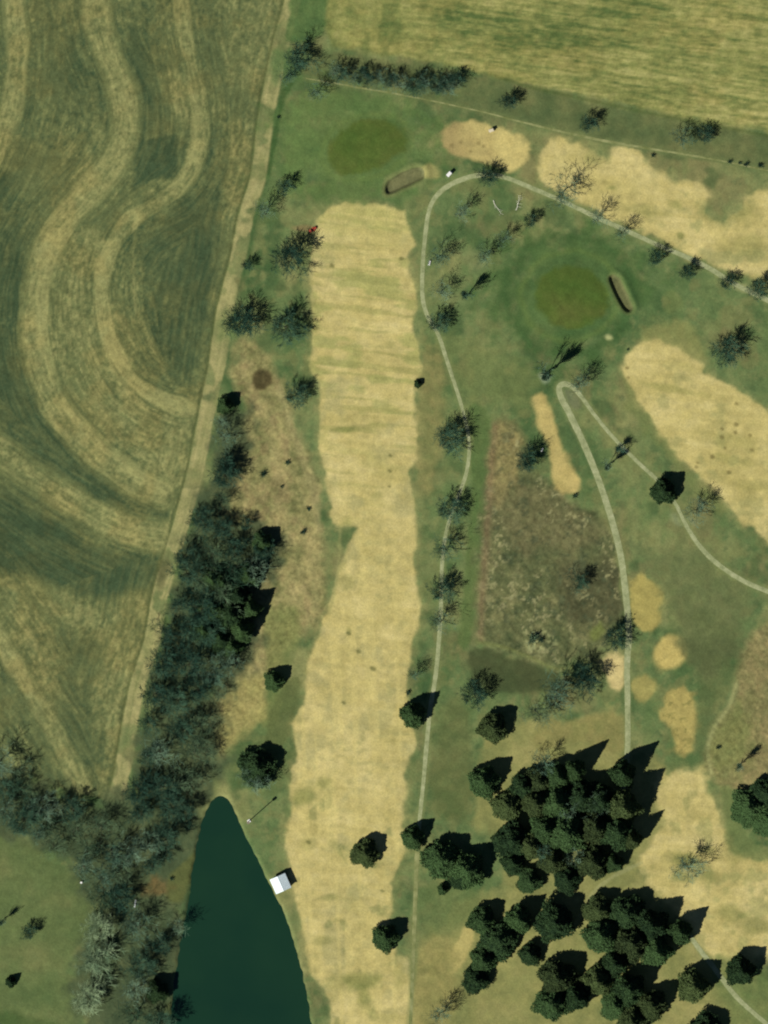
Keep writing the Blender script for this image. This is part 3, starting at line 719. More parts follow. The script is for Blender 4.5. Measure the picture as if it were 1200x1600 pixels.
def bare_segments(seed, H=10.0, R=6.0, upright=.5, dens=1.0):
    rg = random.Random(seed)
    main = []; fine = []
    def grow(p, d, length, r0, level, out, nseg):
        pts = [np.array(p)]; d = np.array(d, float)
        for i in range(nseg):
            d = d + np.array([rg.gauss(0, .13), rg.gauss(0, .13), rg.gauss(.04 + .1 * upright, .08)])
            d /= np.linalg.norm(d)
            pts.append(pts[-1] + d * length / nseg)
        for i in range(nseg):
            ra = r0 * (1 - .75 * i / nseg); rb_ = r0 * (1 - .75 * (i + 1) / nseg)
            out.append((pts[i], pts[i + 1], max(ra, .034), max(rb_, .024)))
        return pts
    lean = np.array([rg.gauss(0, .06), rg.gauss(0, .06), 1.0])
    tr = grow((0, 0, -.3), lean, H * .62, .24, 0, main, 6)
    nl = rg.randint(8, 11)
    a0 = rg.random() * 6.28
    for i in range(nl + 2):
        t = .22 + .78 * i / (nl + 1)
        k = min(int(t * 6), 5); p = tr[k] + (tr[k + 1] - tr[k]) * (t * 6 - k)
        az = a0 + i * 2.4 + rg.gauss(0, .3)
        el = math.radians(22 + 50 * t * (.6 + upright) + rg.gauss(0, 7)); el = min(el, 1.45)
        ln = R * (1.02 - .38 * t) * rg.uniform(.8, 1.1) if el < 1.0 else (H - p[2]) * rg.uniform(.8, 1.0)
        d = (math.cos(az) * math.cos(el), math.sin(az) * math.cos(el), math.sin(el))
        lp = grow(p, d, ln, .11 - .04 * t, 1, main, 5)
        ns = int(rg.randint(11, 14) * dens)
        for j in range(ns):
            s = .18 + .82 * (j + rg.random()) / ns; s = min(s, .999)
            kk = min(int(s * 5), 4); q = lp[kk] + (lp[kk + 1] - lp[kk]) * (s * 5 - kk)
            ld = lp[kk + 1] - lp[kk]; ld /= np.linalg.norm(ld)
            side_ = np.cross(ld, (0, 0, 1)); side_ /= np.linalg.norm(side_) + 1e-6
            sd_ = (1 if j % 2 else -1) * rg.uniform(.5, 1.0)
            dd = ld * .8 + side_ * sd_ + np.array([rg.gauss(0, .2), rg.gauss(0, .2), rg.uniform(-.05, .5)])
            l2 = ln * rg.uniform(.34, .56) * (1.15 - .55 * s)
            sp = grow(q, dd / np.linalg.norm(dd), l2, .055, 2, fine, 3)
            n3 = int(rg.randint(8, 11) * dens)
            for m in range(n3):
                s3 = rg.uniform(.15, 1); k3 = min(int(s3 * 3), 2); q3 = sp[k3] + (sp[k3 + 1] - sp[k3]) * (s3 * 3 - k3)
                dd3 = (sp[k3 + 1] - sp[k3]) / (np.linalg.norm(sp[k3 + 1] - sp[k3]) + 1e-6) * .9 + np.array([rg.gauss(0, .5), rg.gauss(0, .5), rg.gauss(.15, .35)])
                grow(q3, dd3 / np.linalg.norm(dd3), l2 * rg.uniform(.35, .7), .042, 3, fine, 1)
    allp = np.array([q for (_, q, _, _) in main + fine])
    kr = R / np.percentile(np.hypot(allp[:, 0], allp[:, 1]), 93); kh = H / allp[:, 2].max()
    sc3 = np.array([kr, kr, kh])
    fix = lambda L_: [(np.array(p) * sc3, np.array(q) * sc3, a_, b_) for p, q, a_, b_ in L_]
    return fix(main), fix(fine)
BARE = []
for sd in range(6):
    mn, fn = bare_segments(100 + sd, upright=(.35, .5, .7, .45, .6, .3)[sd], dens=(1, 1.1, .9, 1.15, 1, 1.05)[sd])
    V, F = tubes(mn, 4); tm = mesh_of("bare_trunk", V, F, [bark])
    V, F = tubes(fn, 3); cm = mesh_of("bare_crown", V, F, [twig])
    BARE.append((tm, cm))
THIN = []
for sd in range(4):
    mn, fn = bare_segments(150 + sd, upright=(.8, .6, .9, .7)[sd], dens=(.62, .7, .58, .66)[sd])
    V, F = tubes(mn, 4); tm = mesh_of("thin_trunk", V, F, [bark])
    V, F = tubes(fn, 3); THIN.append((tm, mesh_of("thin_crown", V, F, [twig])))
# narrow upright kind
UPR = []
for sd in range(2):
    mn, fn = bare_segments(200 + sd, H=14.0, R=2.6, upright=1.3, dens=.9)
    V, F = tubes(mn, 4); tm = mesh_of("slim_trunk", V, F, [bark])
    V, F = tubes(fn, 3); cm = mesh_of("slim_crown", V, F, [twig])
    UPR.append((tm, cm))

def conifer(seed, H=10.0, R=5.0):
    rg = np.random.default_rng(seed)
    lob = rg.uniform(0, 6.28, 6); lz = rg.uniform(0, 6.28, 6)
    def prof(t):                                           # radius share along the height
        return np.where(t < .28, .62 + .38 * np.sin(np.clip(t / .28, 0, 1) * math.pi / 2), np.power(np.clip(1 - (t - .28) / .72, 0, 1), .95))
    def rad(t, a):
        k = 1 + .10 * np.sin(3 * a + lob[0] + 2 * t) + .09 * np.sin(5 * a + lob[1] - 5 * t) + .07 * np.sin(8 * a + lob[2] + 11 * t) + .06 * np.sin(13 * t * 2 + lob[3] + 2 * a)
        return R * prof(t) * k
    V = []; F = []
    nr, na = 12, 18                                        # dense inner body
    for i in range(nr + 1):
        t = i / nr
        for j in range(na):
            a = 2 * math.pi * j / na
            r = max(.05, .80 * float(rad(t, a)) * (1 + .1 * rg.normal()))
            V.append((r * math.cos(a), r * math.sin(a), .35 + t * (H - .9)))
    for i in range(nr):
        for j in range(na):
            j2 = (j + 1) % na
            F.append((i * na + j, i * na + j2, (i + 1) * na + j2, (i + 1) * na + j))
    F.append(tuple(range(na - 1, -1, -1)))
    n = 5200
    t = 1 - np.sqrt(rg.random(n)) ; t = np.clip(t * 1.02, 0, .995)
    a = rg.random(n) * 2 * math.pi
    dep = rg.uniform(.76, 1.03, n)
    r = rad(t, a) * dep
    for k in range(n):
        c = np.array([r[k] * math.cos(a[k]), r[k] * math.sin(a[k]), .35 + t[k] * (H - .5)])
        d = np.array([math.cos(a[k]), math.sin(a[k]), rg.uniform(-.1, .9)]) + rg.normal(0, .3, 3)
        d /= np.linalg.norm(d)
        u = np.cross(d, rg.normal(0, 1, 3)); u /= np.linalg.norm(u) + 1e-6; w = np.cross(d, u)
        s = rg.uniform(.17, .34) * (1.15 - .4 * t[k]); ln = s * rg.uniform(1.1, 2.0)
        b0 = len(V)
        V += [tuple(c + u * s), tuple(c - u * .5 * s + w * .85 * s), tuple(c - u * .5 * s - w * .85 * s), tuple(c + d * ln)]
        F += [(b0, b0 + 1, b0 + 3), (b0 + 1, b0 + 2, b0 + 3), (b0 + 2, b0, b0 + 3)]
    return V, F
CON = []
V, F = tubes([((0, 0, -.3), (0, 0, 3), .26, .2), ((0, 0, 3), (0, 0, 9), .2, .05)], 6)
ctm = mesh_of("conifer_trunk", V, F, [bark])
for sd in range(4):
    V, F = conifer(300 + sd)
    cm = mesh_of("conifer_crown", V, F, [needle])
    CON.append((ctm, cm))
# low twiggy shrub
def shrub_segments(seed):
    rg = random.Random(seed); out = []
    for i in range(34):
        az = rg.random() * 6.28; el = math.radians(rg.uniform(15, 85)); ln = rg.uniform(.6, 1.05)
        d = np.array([math.cos(az) * math.cos(el), math.sin(az) * math.cos(el), math.sin(el)])
        p = np.array([rg.gauss(0, .12), rg.gauss(0, .12), -.05]); q = p + d * ln
        out.append((p, q, .03, .018))
        for k in range(9):
            s = rg.uniform(.25, 1); b0 = p + (q - p) * s
            dd = d * .6 + np.array([rg.gauss(0, .6), rg.gauss(0, .6), rg.gauss(.2, .4)]); dd /= np.linalg.norm(dd)
            out.append((b0, b0 + dd * rg.uniform(.18, .4), .02, .012))
    return out
SHR = []
for sd in range(3):
    sg_ = shrub_segments(400 + sd)
    st = [s for i, s in enumerate(sg_) if i % 10 == 0]; fi = [s for i, s in enumerate(sg_) if i % 10]
    V, F = tubes(st, 3); a_ = mesh_of("shrub_stems", V, F, [bark])
    V, F = tubes(fi, 3); b_ = mesh_of("shrub_crown", V, F, [twig_dark]); 
    SHR.append((a_, b_))

rnd = random.Random(7)
PROTO = {}
def instance(key, name, m1, m2, n1="trunk", n2="crown", mat=None):
    """one thing with its two parts: built once per kind, then copied object by object"""
    if key not in PROTO:
        r = bpy.data.objects.new(name, None); col.objects.link(r); r.empty_display_size = .5
        a_ = link_mesh(n1, m1, r); b_ = link_mesh(n2, m2, r)
        if mat: b_.material_slots[0].link = 'OBJECT'; b_.material_slots[0].material = mat
        PROTO[key] = (r, a_, b_); return r
    r0, a0, b0 = PROTO[key]
    r = r0.copy(); col.objects.link(r)
    for src in (a0, b0):
        c_ = src.copy(); col.objects.link(c_); c_.parent = r
    for k in list(r.keys()): del r[k]
    return r
def place(r, px, py, sx, sz, rz=None, tilt=0.0):
    r.location = (wx(px), wy(py), hz(px, py))
    r.scale = (sx, sx, sz)
    r.rotation_euler = (rnd.gauss(0, tilt), rnd.gauss(0, tilt), rnd.random() * 6.283 if rz is None else rz)
def bare(px, py, rpx, label, group=None, h=None, tone=1, name="bare_tree"):
    KIND = THIN if tone in (1, 4) else BARE
    v_ = rnd.randrange(len(KIND))
    r = instance(("bare", v_, tone), name, KIND[v_][0], KIND[v_][1], mat=(None, None, twig_dark, twig_pale, twig_wood)[tone])
    R_ = rpx * S * 1.12; h = h or ((3.6 + 1.12 * R_) if tone == 1 else (2.8 + .86 * R_))
    place(r, px, py, R_ / 6.0, h / 10.0)
    return tag(r, label, "tree", group)
def slim(px, py, rpx, h, label, group=None):
    v_ = rnd.randrange(2); r = instance(("slim", v_), "slender_tree", *UPR[v_])
    place(r, px, py, rpx * S / 2.6, h / 14.0); return tag(r, label, "tree", group)
def pine(px, py, rpx, h, label, group=None, tone=1):
    v_ = rnd.randrange(4); r = instance(("pine", v_, tone), "evergreen_tree", CON[v_][0], CON[v_][1], mat=None if tone == 1 else needle_olive)
    place(r, px, py, rpx * S / 5.0, h / 10.0); return tag(r, label, "tree", group)
def shrub(px, py, rpx, label, group=None, tone=1, name="shrub"):
    v_ = rnd.randrange(3); r = instance(("shrub", v_, tone), name, SHR[v_][0], SHR[v_][1], "stem", "crown", mat=None if tone == 1 else twig_pale)
    place(r, px, py, rpx * S, rpx * S); return tag(r, label, "shrub", group)

# ---- single bare trees: (shadow-and-crown centre x, y, radius, label, base shift factor)
SINGLE = [
 (475, 88, 27, "large bare tree where the lane meets the hedgerow", 2),
 (455, 112, 14, "small bare tree at the left foot of the corner tree", 1),
 (503, 139, 16, "small bare tree just below the left end of the hedgerow", 1),
 (797, 158, 15, "small bare tree on the verge above the reddish tee patch", 2),
 (923, 191, 15, "dark small bare tree on the verge under the stubble field", 2),
 (763, 272, 17, "bare tree overhanging the top bend of the cart path", 2),
 (449, 290, 14, "small bare tree left of the upper putting green", 2),
 (422, 330, 18, "thin bare tree leaning over the lane edge", 1),
 (394, 411, 10, "smallest bare tree on the edge of the lane", 2),
 (470, 392, 30, "wide bare tree beside the top left of the long fairway", 2),
 (398, 490, 30, "wide bare tree over the lane, left one of a pair", 2),
 (456, 500, 29, "wide bare tree by the fairway, right one of a pair", 2),
 (476, 610, 20, "lone bare tree on the fairway's left edge above the weedy meadow", 2),
 (724, 332, 17, "bare tree inside the path loop closest to the golf cart", 1),
 (697, 393, 18, "bare tree inside the path loop next to the white bench", 1),
 (697, 450, 17, "bare tree above the bend where the path turns down", 1),
 (766, 388, 17, "bare tree in the middle of the path loop", 1),
 (793, 368, 14, "slight bare tree adjoining the one amid the path loop", 1),
 (838, 340, 13, "bare tree below the right hand bleached branch", 2),
 (694, 505, 20, "bare tree touching the path at the foot of the loop", 2),
 (890, 292, 27, "bare tree with long fanned limbs over the ragged straw fairway", 1),
 (940, 340, 18, "bare tree on the upper path, second after the fanned one", 1),
 (984, 354, 16, "bare tree on the upper path before its straight stretch", 1),
 (1030, 400, 14, "bare tree just below the straight stretch of the upper path", 2),
 (1080, 423, 13, "bare tree where the upper path fades out", 2),
 (1140, 438, 14, "bare tree beside the pale scrape at the path's right end", 2),
 (1192, 450, 18, "bare tree cut by the right edge near the pale scrape", 2),
 (1145, 546, 26, "round bare tree alone above the slanting fairway", 2),
 (921, 588, 20, "bare tree on the grass above the hairpin of the path", 1),
 (828, 706, 20, "bare tree at the left side of the narrow straw tee", 2),
 (722, 680, 27, "dense dark bare tree hiding a piece of the cart path", 2),
 (712, 797, 25, "bare tree straddling the path beside the weedy meadow's top", 2),
 (706, 852, 21, "bare tree on the path, next below the straddling one", 1),
 (702, 910, 21, "bare tree on the path level with the meadow's middle", 2),
 (695, 966, 18, "lowest bare tree of the row along the path", 1),
 (656, 1052, 13, "thin grey tree between fairway edge and path", 1),
 (1098, 788, 22, "feathery bare tree where the branch path curves down", 1),
 (916, 900, 19, "dark bare tree standing in the brown weedy meadow", 2),
 (968, 986, 22, "bare tree leaning over the path below the meadow", 2),
 (756, 1068, 25, "round bare tree under the meadow's lower left corner", 2),
 (915, 1052, 28, "bare tree of the trio above the grove, upper one", 2),
 (880, 1082, 33, "bare tree of the trio above the grove, largest one", 1),
 (846, 1098, 27, "pale grey bare tree of the trio above the grove", 4),
 (705, 1572, 22, "grey bare tree at the bottom beside the last pines", 1),
 (1085, 1350, 24, "thin bare tree on the blotchy lower right fairway", 1),
 (50, 1448, 13, "small round bare tree on the lower left lawn", 2),
 (410, 1205, 24, "grey tree beside the large dark evergreen above the pond", 1),
]
for (cx, cy, r_, lab, tone) in SINGLE:
    bare(cx - .42 * r_, cy + .36 * r_, r_ * .98, lab, None, tone=tone)
bare(1066, 213, 17, "bare tree with fanned limbs beside a dark verge bush", h=8)
bare(1100, 214, 16, "dark dense bare tree on the verge, right of the fanned one", tone=2, h=5)
# ---- hedgerow
for i, (hx, hy, r_) in enumerate([(522, 112, 15), (540, 108, 17), (558, 116, 15), (576, 110, 18), (596, 119, 17), (612, 114, 15), (628, 126, 18), (648, 126, 18), (666, 124, 17), (684, 130, 18), (702, 128, 17), (712, 116, 16)]):
    bare(hx - 3, hy + 6, r_, "bare bushy tree packed into the hedgerow under the stubble field", "trees of the hedgerow", h=5.4 + rnd.random() * 1.6, tone=1 + (i % 2))
# ---- upright ones with long shadows
slim(852, 584, 13, 17, "tall slender tree with long shadow at the round green's lower edge")
slim(728, 462, 9, 12, "slender tree casting a narrow shadow inside the path loop")
slim(948, 728, 8, 11, "slender tree left of the branch path, above the dark pine")
slim(966, 700, 8, 6, "short slender tree over the branch path")
slim(1155, 1196, 7, 11, "slender leafless tree at the right edge over the round pine")
slim(2, 1440, 6, 8, "thin sapling at the left edge of the lower lawn")

# ---- the wood on the left: strip between lane and meadow, then belt to the lower left
WOOD = [(350, 650, 12), (362, 678, 16), (352, 712, 18), (352, 742, 22), (346, 775, 18), (318, 808, 18), (352, 820, 20), (384, 812, 12), (296, 850, 22), (334, 852, 24), (372, 850, 22), (408, 852, 18),
        (292, 892, 20), (326, 894, 24), (364, 890, 26), (400, 884, 18), (278, 936, 20), (312, 936, 24), (350, 934, 26), (384, 925, 18), (268, 982, 22), (300, 984, 26), (340, 980, 26), (374, 985, 20), (262, 1026, 22), (296, 1032, 26), (332, 1034, 24), (360, 1034, 20),
        (250, 1080, 20), (282, 1084, 24), (316, 1080, 22), (344, 1070, 14), (244, 1126, 20), (278, 1134, 24), (312, 1130, 20), (230, 1176, 20), (262, 1178, 24), (300, 1176, 22), (330, 1170, 18), (222, 1222, 20), (252, 1226, 24), (288, 1222, 24), (318, 1208, 18),
        (226, 1268, 22), (262, 1270, 24), (294, 1262, 20), (242, 1314, 24), (274, 1306, 22), (216, 1318, 22), (248, 1350, 20)]
def lane_side(px, py): return "on the lane side" if px < np.interp(py, [640, 800, 900, 1000, 1100, 1250, 1350], [353, 340, 345, 320, 296, 262, 255]) else "on the meadow side"
for i, (px, py, r_) in enumerate(WOOD):
    part_ = "narrow top" if py < 790 else "wide upper stretch" if py < 960 else "middle stretch" if py < 1110 else "lower stretch"
    bare(px - 5 + rnd.gauss(0, 5), py + 5 + rnd.gauss(0, 5), r_ * rnd.uniform(.85, 1.3), f"bare grey tree {lane_side(px, py)}, {part_} of the wood", "trees of the wood beside the lane", tone=(1, 2, 4, 2)[rnd.randrange(4)])
BELT = [(2, 1184, 24), (36, 1196, 22), (14, 1228, 22), (52, 1238, 22), (2, 1268, 22), (40, 1272, 24), (78, 1256, 20), (84, 1288, 22), (118, 1258, 20), (124, 1292, 24), (160, 1286, 20), (52, 1302, 18), (98, 1322, 20), (142, 1324, 22), (182, 1318, 24), (130, 1352, 18), (162, 1360, 20), (196, 1358, 22), (196, 1402, 22), (158, 1404, 20),
        (226, 1448, 20), (232, 1496, 24), (228, 1544, 24), (258, 1470, 18), (254, 1580, 20), (212, 1588, 24), (276, 1424, 15), (200, 1450, 16)]
for i, (px, py, r_) in enumerate(BELT):
    bare(px - 4 + rnd.gauss(0, 5), py + 4 + rnd.gauss(0, 5), r_ * rnd.uniform(.85, 1.3), "bare grey tree in the belt " + ("along the striped field's foot" if py < 1330 and px < 108 else "below the end of the straw lane" if py < 1410 else "between whitish trees and pond"), "trees of the belt by the lower lawn", tone=(1, 2, 4, 4)[rnd.randrange(4)])
for (px, py, r_, lab) in [(146, 1500, 34, "large whitish limbed tree at the lawn's edge, middle of three"), (160, 1452, 26, "whitish limbed tree at the lawn's edge, uppermost of three"), (138, 1548, 28, "whitish limbed tree at the lawn's edge, lowest of three")]:
    bare(px, py, r_, lab, tone=3)
# ---- evergreens
pine(428, 1064, 15, 8, "small dark evergreen on the meadow left of the long fairway")
pine(402, 1199, 28, 11, "large dark evergreen above the pond's tip")
pine(645, 1117, 19, 12, "dark evergreen between fairway and path, pointed shadow on the path")
pine(770, 1137, 22, 11, "round dark evergreen above the grove's upper left corner", tone=2)
pine(756, 1222, 23, 13, "tall dark evergreen at the grove's left edge")
pine(570, 1333, 21, 10, "lone dark evergreen on the lower fairway", tone=2)
pine(645, 1309, 17, 10, "dark evergreen standing over the path, level with the lone one")
pine(602, 1465, 20, 10, "lone dark evergreen on the fairway's lower right edge")
pine(1036, 768, 19, 10, "dark evergreen on the branch path under the slanting fairway")
pine(653, 600, 6, 3, "tiny dark evergreen bush on the long fairway's right edge")
pine(17, 1534, 8, 5, "small dark evergreen in the lawn's lower left corner")
pine(352, 634, 13, 7, "dark evergreen at the upper tip of the wood")
pine(246, 1548, 17, 9, "dark evergreen among bare trees by the pond")
pine(1156, 1516, 22, 12, "dark evergreen right of the short corner path")
pine(1082, 1540, 24, 13, "dark evergreen left of the short corner path", tone=2)
pine(1102, 1612, 28, 10, "dark evergreen cut by the bottom edge")
pine(1062, 1456, 18, 13, "pointed evergreen at the grove's right edge over straw turf")
for (px, py, r_, h_) in [(1168, 1262, 27, 9), (1196, 1238, 24, 9), (1200, 1282, 26, 9)]:
    pine(px, py, r_, h_, "dark evergreen of the clump on the right edge", "evergreens of the right edge clump")
for (px, py, r_, h_) in [(332, 950, 20, 9), (362, 962, 20, 12), (346, 1000, 18, 10), (388, 900, 16, 10), (378, 985, 16, 13), (410, 848, 14, 8), (372, 930, 18, 11), (350, 912, 16, 10), (318, 985, 17, 9), (392, 952, 14, 11), (362, 1010, 15, 9), (330, 905, 15, 9)]:
    pine(px, py, r_ * 1.12, h_, ("dark evergreen in the bare wood's upper part" if py < 920 else "dark evergreen in the bare wood's middle, " + ("towards the meadow" if px > 358 else "towards the lane")), "evergreens in the wood beside the lane")
UP = [(690, 1346, 24, 11), (730, 1346, 24, 12), (715, 1362, 18, 9), (698, 1382, 9, 5), (818, 1228, 17, 9), (842, 1216, 20, 9), (872, 1212, 21, 10), (900, 1200, 19, 15), (792, 1256, 22, 10), (828, 1252, 22, 11), (866, 1254, 24, 13), (905, 1246, 22, 14), (966, 1206, 19, 15), (942, 1250, 22, 13), (972, 1258, 21, 16), (925, 1290, 24, 13), (960, 1300, 23, 14), (890, 1300, 24, 12), (852, 1298, 22, 12), (798, 1312, 22, 11), (822, 1330, 20, 10), (790, 1346, 18, 9), (860, 1340, 22, 11), (985, 1318, 17, 13), (930, 1340, 24, 12), (960, 1340, 15, 9), (832, 1368, 16, 8), (878, 1378, 16, 8)]
LO = [(758, 1434, 18, 10), (806, 1428, 19, 12), (782, 1470, 24, 10), (752, 1498, 18, 9), (738, 1532, 16, 8), (864, 1440, 22, 12), (826, 1492, 16, 9), (934, 1420, 20, 10), (978, 1430, 22, 11), (1016, 1444, 21, 13), (940, 1462, 24, 12), (984, 1474, 24, 13), (958, 1512, 20, 11), (1022, 1488, 19, 12), (932, 1536, 22, 11), (984, 1548, 24, 13), (872, 1526, 24, 13), (860, 1568, 25, 11), (898, 1560, 20, 12), (1020, 1566, 20, 11), (985, 1596, 20, 10), (955, 1572, 18, 9)]
for (px, py, r_, h_) in UP:
    r_ *= rnd.uniform(.8, 1.22); h_ *= rnd.uniform(.85, 1.12)
    tn = 1 if rnd.random() < .75 else 2
    zone = ("upper" if py < 1248 else "middle" if py < 1322 else "lower") + " " + ("left" if px < 830 else "centre" if px < 910 else "right")
    pine(px + rnd.gauss(0, 5), py + rnd.gauss(0, 5), r_ * 1.05, h_ * 1.1, f"{('dark green', 'olive tinged')[tn - 1]} {'small' if r_ < 17 else 'full'} evergreen in the {zone} of the upper grove", "evergreens of the upper grove", tone=tn)
for (px, py, r_, h_) in LO:
    r_ *= rnd.uniform(.85, 1.2); h_ *= rnd.uniform(.9, 1.1)
    tn = 1 if rnd.random() < .75 else 2
    zone = ("upper" if py < 1450 else "middle" if py < 1520 else "lower") + " " + ("left" if px < 830 else "centre" if px < 910 else "right")
    pine(px + rnd.gauss(0, 3), py + rnd.gauss(0, 3), r_ * 1.11, h_ * 1.1, f"{('dark green', 'olive tinged')[tn - 1]} {'small' if r_ < 19 else 'full'} evergreen in the {zone} of the lower grove", "evergreens of the lower grove", tone=tn)
for (px, py, r_, h_, lab) in [(846, 1194, 20, 9, "grey leafless tree inside the grove near its upper edge"), (880, 1262, 22, 11, "grey leafless tree in the middle of the upper grove"), (930, 1256, 20, 12, "grey leafless tree in the upper grove towards the straw fairway"), (848, 1322, 18, 9, "grey leafless tree low in the upper grove"), (900, 1340, 16, 10, "grey leafless tree at the upper grove's foot above the trail")]:
    bare(px, py, r_, lab, h=h_, tone=1)
# ---- shrubs
for (px, py, r_) in [(1140, 253, 5), (1156, 255, 4), (1166, 257, 6), (1188, 259, 6)]:
    shrub(px, py, r_, "small shrub in the row near the verge's right end", "shrubs at the verge's right end")
for (px, py, r_, lab) in [(435, 183, 4, "tiny dark shrub on the lane's edge by the upper green"), (449, 723, 6, "twiggy shrub in the weedy meadow near its slanting edge"), (411, 741, 8, "low dark shrub in the weedy meadow beside the wood"), (441, 760, 4, "tiny shrub in the weedy meadow's middle"),
                          (474, 831, 7, "shrub in the weedy meadow level with the fairway's notch"), (482, 795, 5, "small shrub close to the weedy meadow's right edge"), (637, 1083, 6, "small brown shrub on the fairway edge under the grey tree"),
                          (1122, 1168, 5, "tiny dark shrub inside the curved pale border"), (845, 1000, 7, "dark shrub amid pale weeds in the brown meadow's foot"), (268, 1373, 5, "dark shrub beside the orange bare soil by the pond"), (981, 546, 3, "tiny shrub at the slanting fairway's top end"),
                          (1020, 243, 5, "flat dark shrub above the ragged straw fairway"), (898, 775, 6, "dark shrub at the foot of the narrow straw tee")]:
    shrub(px, py, r_, lab)
shrub(832, 998, 13, "pale weedy shrub at the brown meadow's foot", tone=2)

# ------------------------------------------------------------------ built things
def flatmat(name, c, rough=.6, spec=.3, scale=2.0, var=.12):
    c = np.array(c); return varied(name, c * (1 - var), np.clip(c * (1 + var), 0, .85), scale, rough, spec)
white = flatmat("white_paint", (.80, .80, .78), .5, .3, 2, .03)
cream = flatmat("cream_paint", (.62, .56, .40), .6, .3)
roofm = flatmat("white_roof_metal", (.68, .80, .84), .45, .4, .8, .04)  # pale blue in the base colour makes up for weak skylight on the slopes
wood = flatmat("weathered_wood", (.22, .19, .15), .9, .1)
black = flatmat("black_rubber", (.02, .02, .02), .8, .2)
grey = flatmat("grey_metal", (.35, .36, .36), .5, .4)
red = flatmat("red_paint", (.42, .07, .04), .5, .3)
vinyl = flatmat("beige_vinyl", (.45, .38, .26), .7, .2)
bleach = flatmat("bleached_wood", (.62, .62, .50), .9, .1, 3)

def box(bm, x0, x1, y0, y1, z0, z1, bev=0.0):
    vs = [bm.verts.new((x, y, z)) for x in (x0, x1) for y in (y0, y1) for z in (z0, z1)]
    fs = [(0, 1, 3, 2), (4, 6, 7, 5), (0, 4, 5, 1), (2, 3, 7, 6), (0, 2, 6, 4), (1, 5, 7, 3)]
    faces = [bm.faces.new([vs[i] for i in f_]) for f_ in fs]
    if bev:
        ed = list({e for f_ in faces for e in f_.edges})
        bmesh.ops.bevel(bm, geom=ed, offset=bev, segments=2, affect='EDGES', profile=.5)
def prism(bm, poly, y0, y1):                 # polygon in xz extruded along y
    a_ = [bm.verts.new((x, y0, z)) for x, z in poly]; b_ = [bm.verts.new((x, y1, z)) for x, z in poly]
    n = len(poly); bm.faces.new(a_[::-1]); bm.faces.new(b_)
    for i in range(n): bm.faces.new((a_[i], a_[(i + 1) % n], b_[(i + 1) % n], b_[i]))
def cyl(bm, c, r, y0, y1, n=14):
    prism(bm, [(c[0] + r * math.cos(2 * math.pi * i / n), c[1] + r * math.sin(2 * math.pi * i / n)) for i in range(n)], y0, y1)
def bar(bm, p, q, r, n=6):
    V, F = tubes([(p, q, r, r)], n); vs = [bm.verts.new(v) for v in V]
    for f_ in F: bm.faces.new([vs[i] for i in f_])
    bm.faces.new(vs[:n][::-1]); bm.faces.new(vs[n:])
def part(name, fn, mat, parent):
    bm = bmesh.new(); fn(bm); bmesh.ops.recalc_face_normals(bm, faces=bm.faces[:])
    me = bpy.data.meshes.new(name); bm.to_mesh(me); bm.free(); me.materials.append(mat)
    return link_mesh(name, me, parent)
def thing(name, px, py, rz, label, cat, group=None, z=None):
    o = bpy.data.objects.new(name, None); col.objects.link(o)
    o.location = (wx(px), wy(py), hz(px, py) if z is None else z); o.rotation_euler = (0, 0, rz)
    return tag(o, label, cat, group)

# ---- white-roofed shed on the pond bank
hut = thing("shed", 438.5, 1380, math.radians(24), "small white roofed shed on the pond bank", "shed", z=-.1)
wv, dv, ev, rv = 2.9, 2.75, 2.9, 3.9
def walls(bm):
    t = .12
    box(bm, -wv, -wv + t, -dv, dv, -.9, ev); box(bm, wv - t, wv, -dv, dv, -.9, ev)
    for s in (-1, 1):
        y0, y1 = (-dv, -dv + t) if s < 0 else (dv - t, dv)
        prism(bm, [(-wv + t, -.9), (wv - t, -.9), (wv - t, ev), (0, rv - .06), (-wv + t, ev)], y0, y1)
part("wall", walls, wood, hut)
for s in (-1, 1):
    def slope(bm, s=s):
        ex = 3.25; ez = ev - (ex - wv) * (rv - ev) / wv
        prism(bm, [(0, rv + .02), (s * ex, ez + .02), (s * ex, ez + .10), (0, rv + .10)], -3.1, 3.1)
        for k in range(13):                   # standing seams
            y = -3.0 + k * .5
            prism(bm, [(s * .12, rv + .05), (s * ex, ez + .10), (s * ex, ez + .135), (s * .12, rv + .10)], y - .02, y + .02)
    part("roof_slope", slope, roofm, hut)
part("ridge_cap", lambda bm: prism(bm, [(-.18, rv + .07), (0, rv + .145), (.18, rv + .07), (0, rv + .12)], -3.12, 3.12), roofm, hut)
def door_(bm): box(bm, -.5, .5, -dv - .04, -dv, 0, 2.05)
dr = part("door", door_, white, hut)
part("handle", lambda bm: box(bm, .36, .42, -dv - .09, -dv - .04, .95, 1.1), grey, dr)
part("floor_slab", lambda bm: box(bm, -3.0, 3.0, -2.9, 2.9, -1.2, -.02), grey, hut)

